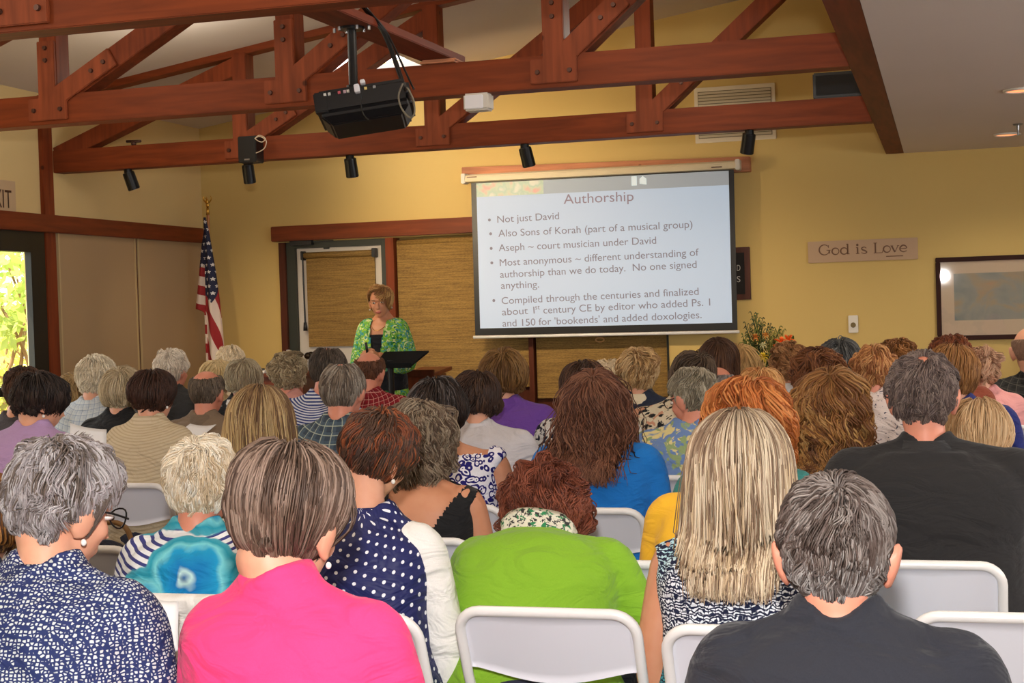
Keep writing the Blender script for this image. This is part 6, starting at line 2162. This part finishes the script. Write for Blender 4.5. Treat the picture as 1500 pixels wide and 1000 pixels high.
seated('person in pale pink top with curly pinkish-blond hair', 1437, 509, 8.6, 'curly', SK[3], cloth('pale_pink', (228, 160, 158)), cols=[(186, 142, 112), (204, 164, 134), (160, 116, 90)], s=0.92, sw=0.20, bx=1446, near=1, seed=52, pitch=0.15, hair=dict(L=0.06, vs=0.024, curl=0.006), lean=0.1)
i53 = seated('bald person in black shirt with fine grey pattern at right edge', 1508, 476, 9.0, 'men', SK[0], fabric('black_fine_check', f_plaid((36, 36, 36), (52, 52, 50), (86, 84, 78), 18.0)), cols=[(150, 120, 100)], s=1.2, sw=0.28, bx=1516, near=1, seed=53, pitch=0.12, sleeve=0.6, hair=dict(bald=(0.0, 0.0, 1.0, 1.25), L=0.02, vs=0.004), ear=1.2, collar=(fabric('black_fine_collar', f_plaid((36, 36, 36), (52, 52, 50), (86, 84, 78), 18.0)), 0.8))
# empty chair at lower right
q = P(1487, 905, Z=0.79)
seat_chair((q[0] + 0.0, q[1] + 0.23, 0), 0.0, '', 'empty white folding chair at the lower right corner')

# ---- scarf of the bowed person, a cardigan over a chair, papers
def scarf(I):
    H, N, s = I['H'], I['N'], I['s']
    a = np.linspace(0, 2 * np.pi, 26, endpoint=False)
    hb = H + (np.array([0, -0.028, -0.075]) * s) @ I['Rh'].T
    ax = (hb - N) / np.linalg.norm(hb - N)
    up = np.cross(ax, [1, 0, 0])
    R = []
    for h, rr in ((-0.05, 0.10), (-0.03, 0.112), (0.0, 0.108), (0.025, 0.104), (0.05, 0.100), (0.07, 0.088), (0.05, 0.080), (0.0, 0.085), (-0.05, 0.08)):
        R.append(N + ax * h + rr * (np.cos(a)[:, None] * np.array([1.0, 0, 0]) + np.sin(a)[:, None] * up * 0.9) * (1 + 0.03 * np.sin(5 * a + h * 60))[:, None])
    R = np.array(R)
    R = np.concatenate([R, R[:1]])
    m, n, _ = R.shape
    return R.reshape(-1, 3), [grid_faces(m, n)]
for o in bpy.data.objects:
    if o.get('category') == 'person' and 'lime green' in o['label']:
        V, F = scarf(i7)
        obj_arr('scarf', V, F, fabric('scarf_print', f_blotch((222, 218, 200), [(50, 130, 84), (60, 60, 60)], 34.0, 0.55, 2.0)), o)

def sheet(label, px, py, Y, w, h, yaw, tilt, mat, roll=0.0, name='paper_sheet', cat='paper', thick=0.003, curl=0.02):
    c = P(px, py, Y=Y)
    r = np.linspace(-0.5, 0.5, 9)
    V = []
    for z_ in (0, thick):
        for v_ in r:
            for u_ in r:
                V.append((u_ * w, v_ * h, z_ + curl * (4 * u_ * u_) * 0.5))
    n = 81
    A = grid_faces(9, 9, False)
    ed = list(range(9)) + [9 * k + 8 for k in range(1, 9)] + [72 + i for i in range(7, -1, -1)] + [9 * k for k in range(7, 0, -1)]
    E_ = np.array([(a, b, b + n, a + n) for a, b in zip(ed, ed[1:] + ed[:1])])
    V = np.array(V) @ (rot_z(yaw) @ rot_x(tilt) @ rot_y(roll)).T
    o = obj_arr(name, V, [A[:, ::-1], A + n, E_], mat)
    o.location = c
    tag(o, label, cat)
    return o
sheet('white papers held by the person in the lavender top', 128, 650, 5.42, 0.15, 0.17, 0.5, 0.8, M['paper'], 0.35)
sheet('white sheet held in front of the person in cream sweater', 279, 640, 6.3, 0.17, 0.20, -0.3, 0.45, M['paper'], 0.0)
sheet('white booklet held by the person in the navy pebble print', 224, 917, 2.95, 0.095, 0.13, 0.45, 0.75, M['paper'], 0.55, 'booklet', 'booklet', 0.012, 0.03)

def draped(label, I, mat):
    """a cardigan hung over a chair back"""
    nx, nz = 34, 26
    rg = np.random.default_rng(3)
    V = []
    for k in range(nz):
        t = k / (nz - 1)
        for i in range(nx):
            u_ = i / (nx - 1)
            x = (u_ - 0.5) * 0.462
            q = abs(u_ - 0.5) * 2
            ztop = 0.806 - (0.0 if q < 0.74 else 0.052 * (1 - math.sqrt(max(0, 1 - ((q - 0.74) / 0.26) ** 2))))
            if t < 0.25:
                a = math.pi * (t / 0.25)
                y, z = -0.226 + 0.020 * math.cos(a), ztop - 0.012 + 0.012 * math.sin(a)
                if t < 0.08:
                    z -= 0.06 * (0.08 - t) / 0.08
            else:
                s_ = (t - 0.25) / 0.75
                z = ztop - 0.012 - (0.36 + 0.03 * math.sin(u_ * 7)) * s_
                y = -0.246 + 0.03 * s_ + 0.010 * math.sin(u_ * 19 + 3 * s_) * s_ + 0.006 * math.sin(u_ * 41 - 5 * s_)
            V.append((x, y, z))
    o = obj_arr('cardigan', np.array(V), [grid_faces(nz, nx, False)], mat)
    o.location = I['org'] + np.array([0.05, -0.047, 0])
    so_ = o.modifiers.new('thick', 'SOLIDIFY')
    so_.thickness = 0.005
    tag(o, label, 'cardigan')
draped('white cardigan hung over the chair back of the turquoise print top', i5, M['white_cloth'])
# dark handbag on the floor side of the second row
hb_ = P(160, 800, Y=4.3)
bag = empty('handbag', (hb_[0], hb_[1], 0))
V, F = loft([np.stack([w_ * np.sign(np.cos(t)) * np.abs(np.cos(t)) ** 0.6, 0.08 * k_ * np.sin(t), np.full(24, z_)], -1) for t in [np.linspace(0, 2 * np.pi, 24, endpoint=False)] for w_, k_, z_ in ((0.14, 0.9, hb_[2] - 0.17), (0.15, 1.0, hb_[2] - 0.14), (0.15, 0.9, hb_[2]), (0.12, 0.5, hb_[2] + 0.09))])
obj_arr('bag_body', V, F, cloth('bag_dark', (26, 28, 36), 0.6), bag)
V, F = tube(bez([(-0.09, 0, hb_[2] + 0.07), (-0.05, 0, hb_[2] + 0.20), (0.05, 0, hb_[2] + 0.20), (0.09, 0, hb_[2] + 0.07)], 6), np.full(19, 0.009), 8)
obj_arr('handle', V, F, plain('strap_brown', (120, 84, 40), 0.5), bag)
tag(bag, 'dark handbag seen between the pebble print and the turquoise print tops', 'handbag')
q = seat_chair((hb_[0], hb_[1], 0), 0.0, '', 'white folding chair holding the dark handbag')
bag.location = (hb_[0], hb_[1] + 0.02, 0.45 - (hb_[2] - 0.17))

# ---- the speaker
def front_open(c, N):
    return (c[:, 1] > 0.0) & (np.abs(c[:, 0]) < 0.020 + 0.135 * np.maximum(0, c[:, 2] - (N[2] - 0.36)))
jk = fabric('green_flower_jacket', f_blotch((104, 170, 66), [(206, 220, 160), (30, 110, 60), (150, 196, 60), (70, 150, 150)], 15.0, 0.54, 2.0))
sp_o, I = person('standing speaker in green flowered jacket over black top, hands clasped', 556, 416, 10.75, 'bob', SK[2], cloth('black_inner', (22, 22, 28)), cols=[(196, 150, 90), (212, 172, 112), (150, 108, 64), (176, 130, 78)], s=1.0, sw=0.188, near=1, seed=60, stand=True, yaw=math.pi - 0.05, hyaw=0.18, pitch=0.10, roll=0.06,
       lean=0.0, hunch=0.0, sleeve=0, trousers=M['black_cloth'], face=0.0052, earring='both', kd=1.0,
       hair=dict(end=0.070, front=0.16, hug=0.6, vs=0.022, vt=0.034, whorl=(-0.3, 0.0, 0.95), swirl=0.6, sideburn=0.0, w=0.0026, wave=0.006, Lfun=lambda D: np.where(D[:, 1] > 0.10, np.clip(0.16 + 0.75 * np.abs(D[:, 0]), 0, 1), 1.0)), elbow=[(-0.065, 0.02, -0.27), (0.065, 0.02, -0.27)], wrist=[(0.15, 0.19, 0.07), (-0.15, 0.205, 0.08)],
       cut=lambda c, N: c[:, 2] > N[2] - 0.115)
g = 0.026
R = torso(I['B'] - np.array([0, 0, 0.24]), I['Mid'] - np.array([0, 0, 0.06]), I['N'], I['kw'], I['kd'], grow=g, t1=0.985, m=26)
cp = [loft(R)]
for curve, r, wr, dv in I['arms']:
    kk = int(len(curve) * 0.86)
    cp.append(tube(curve[:kk], r[:kk] + np.interp(np.linspace(0, 1, kk), [0, 0.5, 1], [0.016, 0.026, 0.040]), 14))
V, F = remesh(cp, 0.010, 5)
V, F = drop_faces(V, F, lambda c: ~front_open(c, I['N']))
jo = obj_arr('jacket', V, F, jk, sp_o, uv=uv_of(V, (0, 0)))
sd = jo.modifiers.new('thick', 'SOLIDIFY')
sd.thickness = 0.006
# pendant necklace and lips
hN = I['N']
t = np.linspace(-1.0, 1.0, 15)
V, F = tube(np.stack([0.085 * t, 0.072 + 0.052 * (1 - t ** 2) - 0.03 * t ** 2 + hN[1], hN[2] - 0.012 - 0.075 * (1 - t ** 2)], -1), np.full(15, 0.0022), 6)
obj_arr('necklace', V, F, M['brass'], sp_o)
def on_head(x, y, z):
    return I['H'] + (np.array([x, y, z]) * I['s']) @ I['Rh'].T
for nm, zz, rr, mt in (('lips', -0.0785, (0.022, 0.0085, 0.0085), plain('lip_rose', (180, 92, 86), 0.4)),):
    v, f = ellipsoid(on_head(0, 0.0905, zz), rr)
    obj_arr(nm, v, f, mt, sp_o)
for sx in (-1, 1):
    c = [on_head(sx * 0.016, 0.092, 0.012), on_head(sx * 0.034, 0.091, 0.017), on_head(sx * 0.050, 0.080, 0.012)]
    c = bez(c, 4)
    V, F = tube(c, np.interp(np.linspace(0, 1, len(c)), [0, 0.3, 1], [0.0028, 0.0034, 0.0014]), 6)
    obj_arr('eyebrow', V, F, plain('brow_brown', (110, 80, 52), 0.6), sp_o)
v, f = tube([I['arms'][1][2] + np.array([-0.05, 0.07, 0.0]), I['arms'][1][2] + np.array([-0.045, 0.09, 0.09])], [0.012, 0.009], 10)
rm = obj_arr('remote_control', v, f, M['black'])
rm.location = sp_o.location
rm.rotation_euler = sp_o.rotation_euler
tag(rm, 'small black slide remote held in the hand of the standing speaker', 'remote')
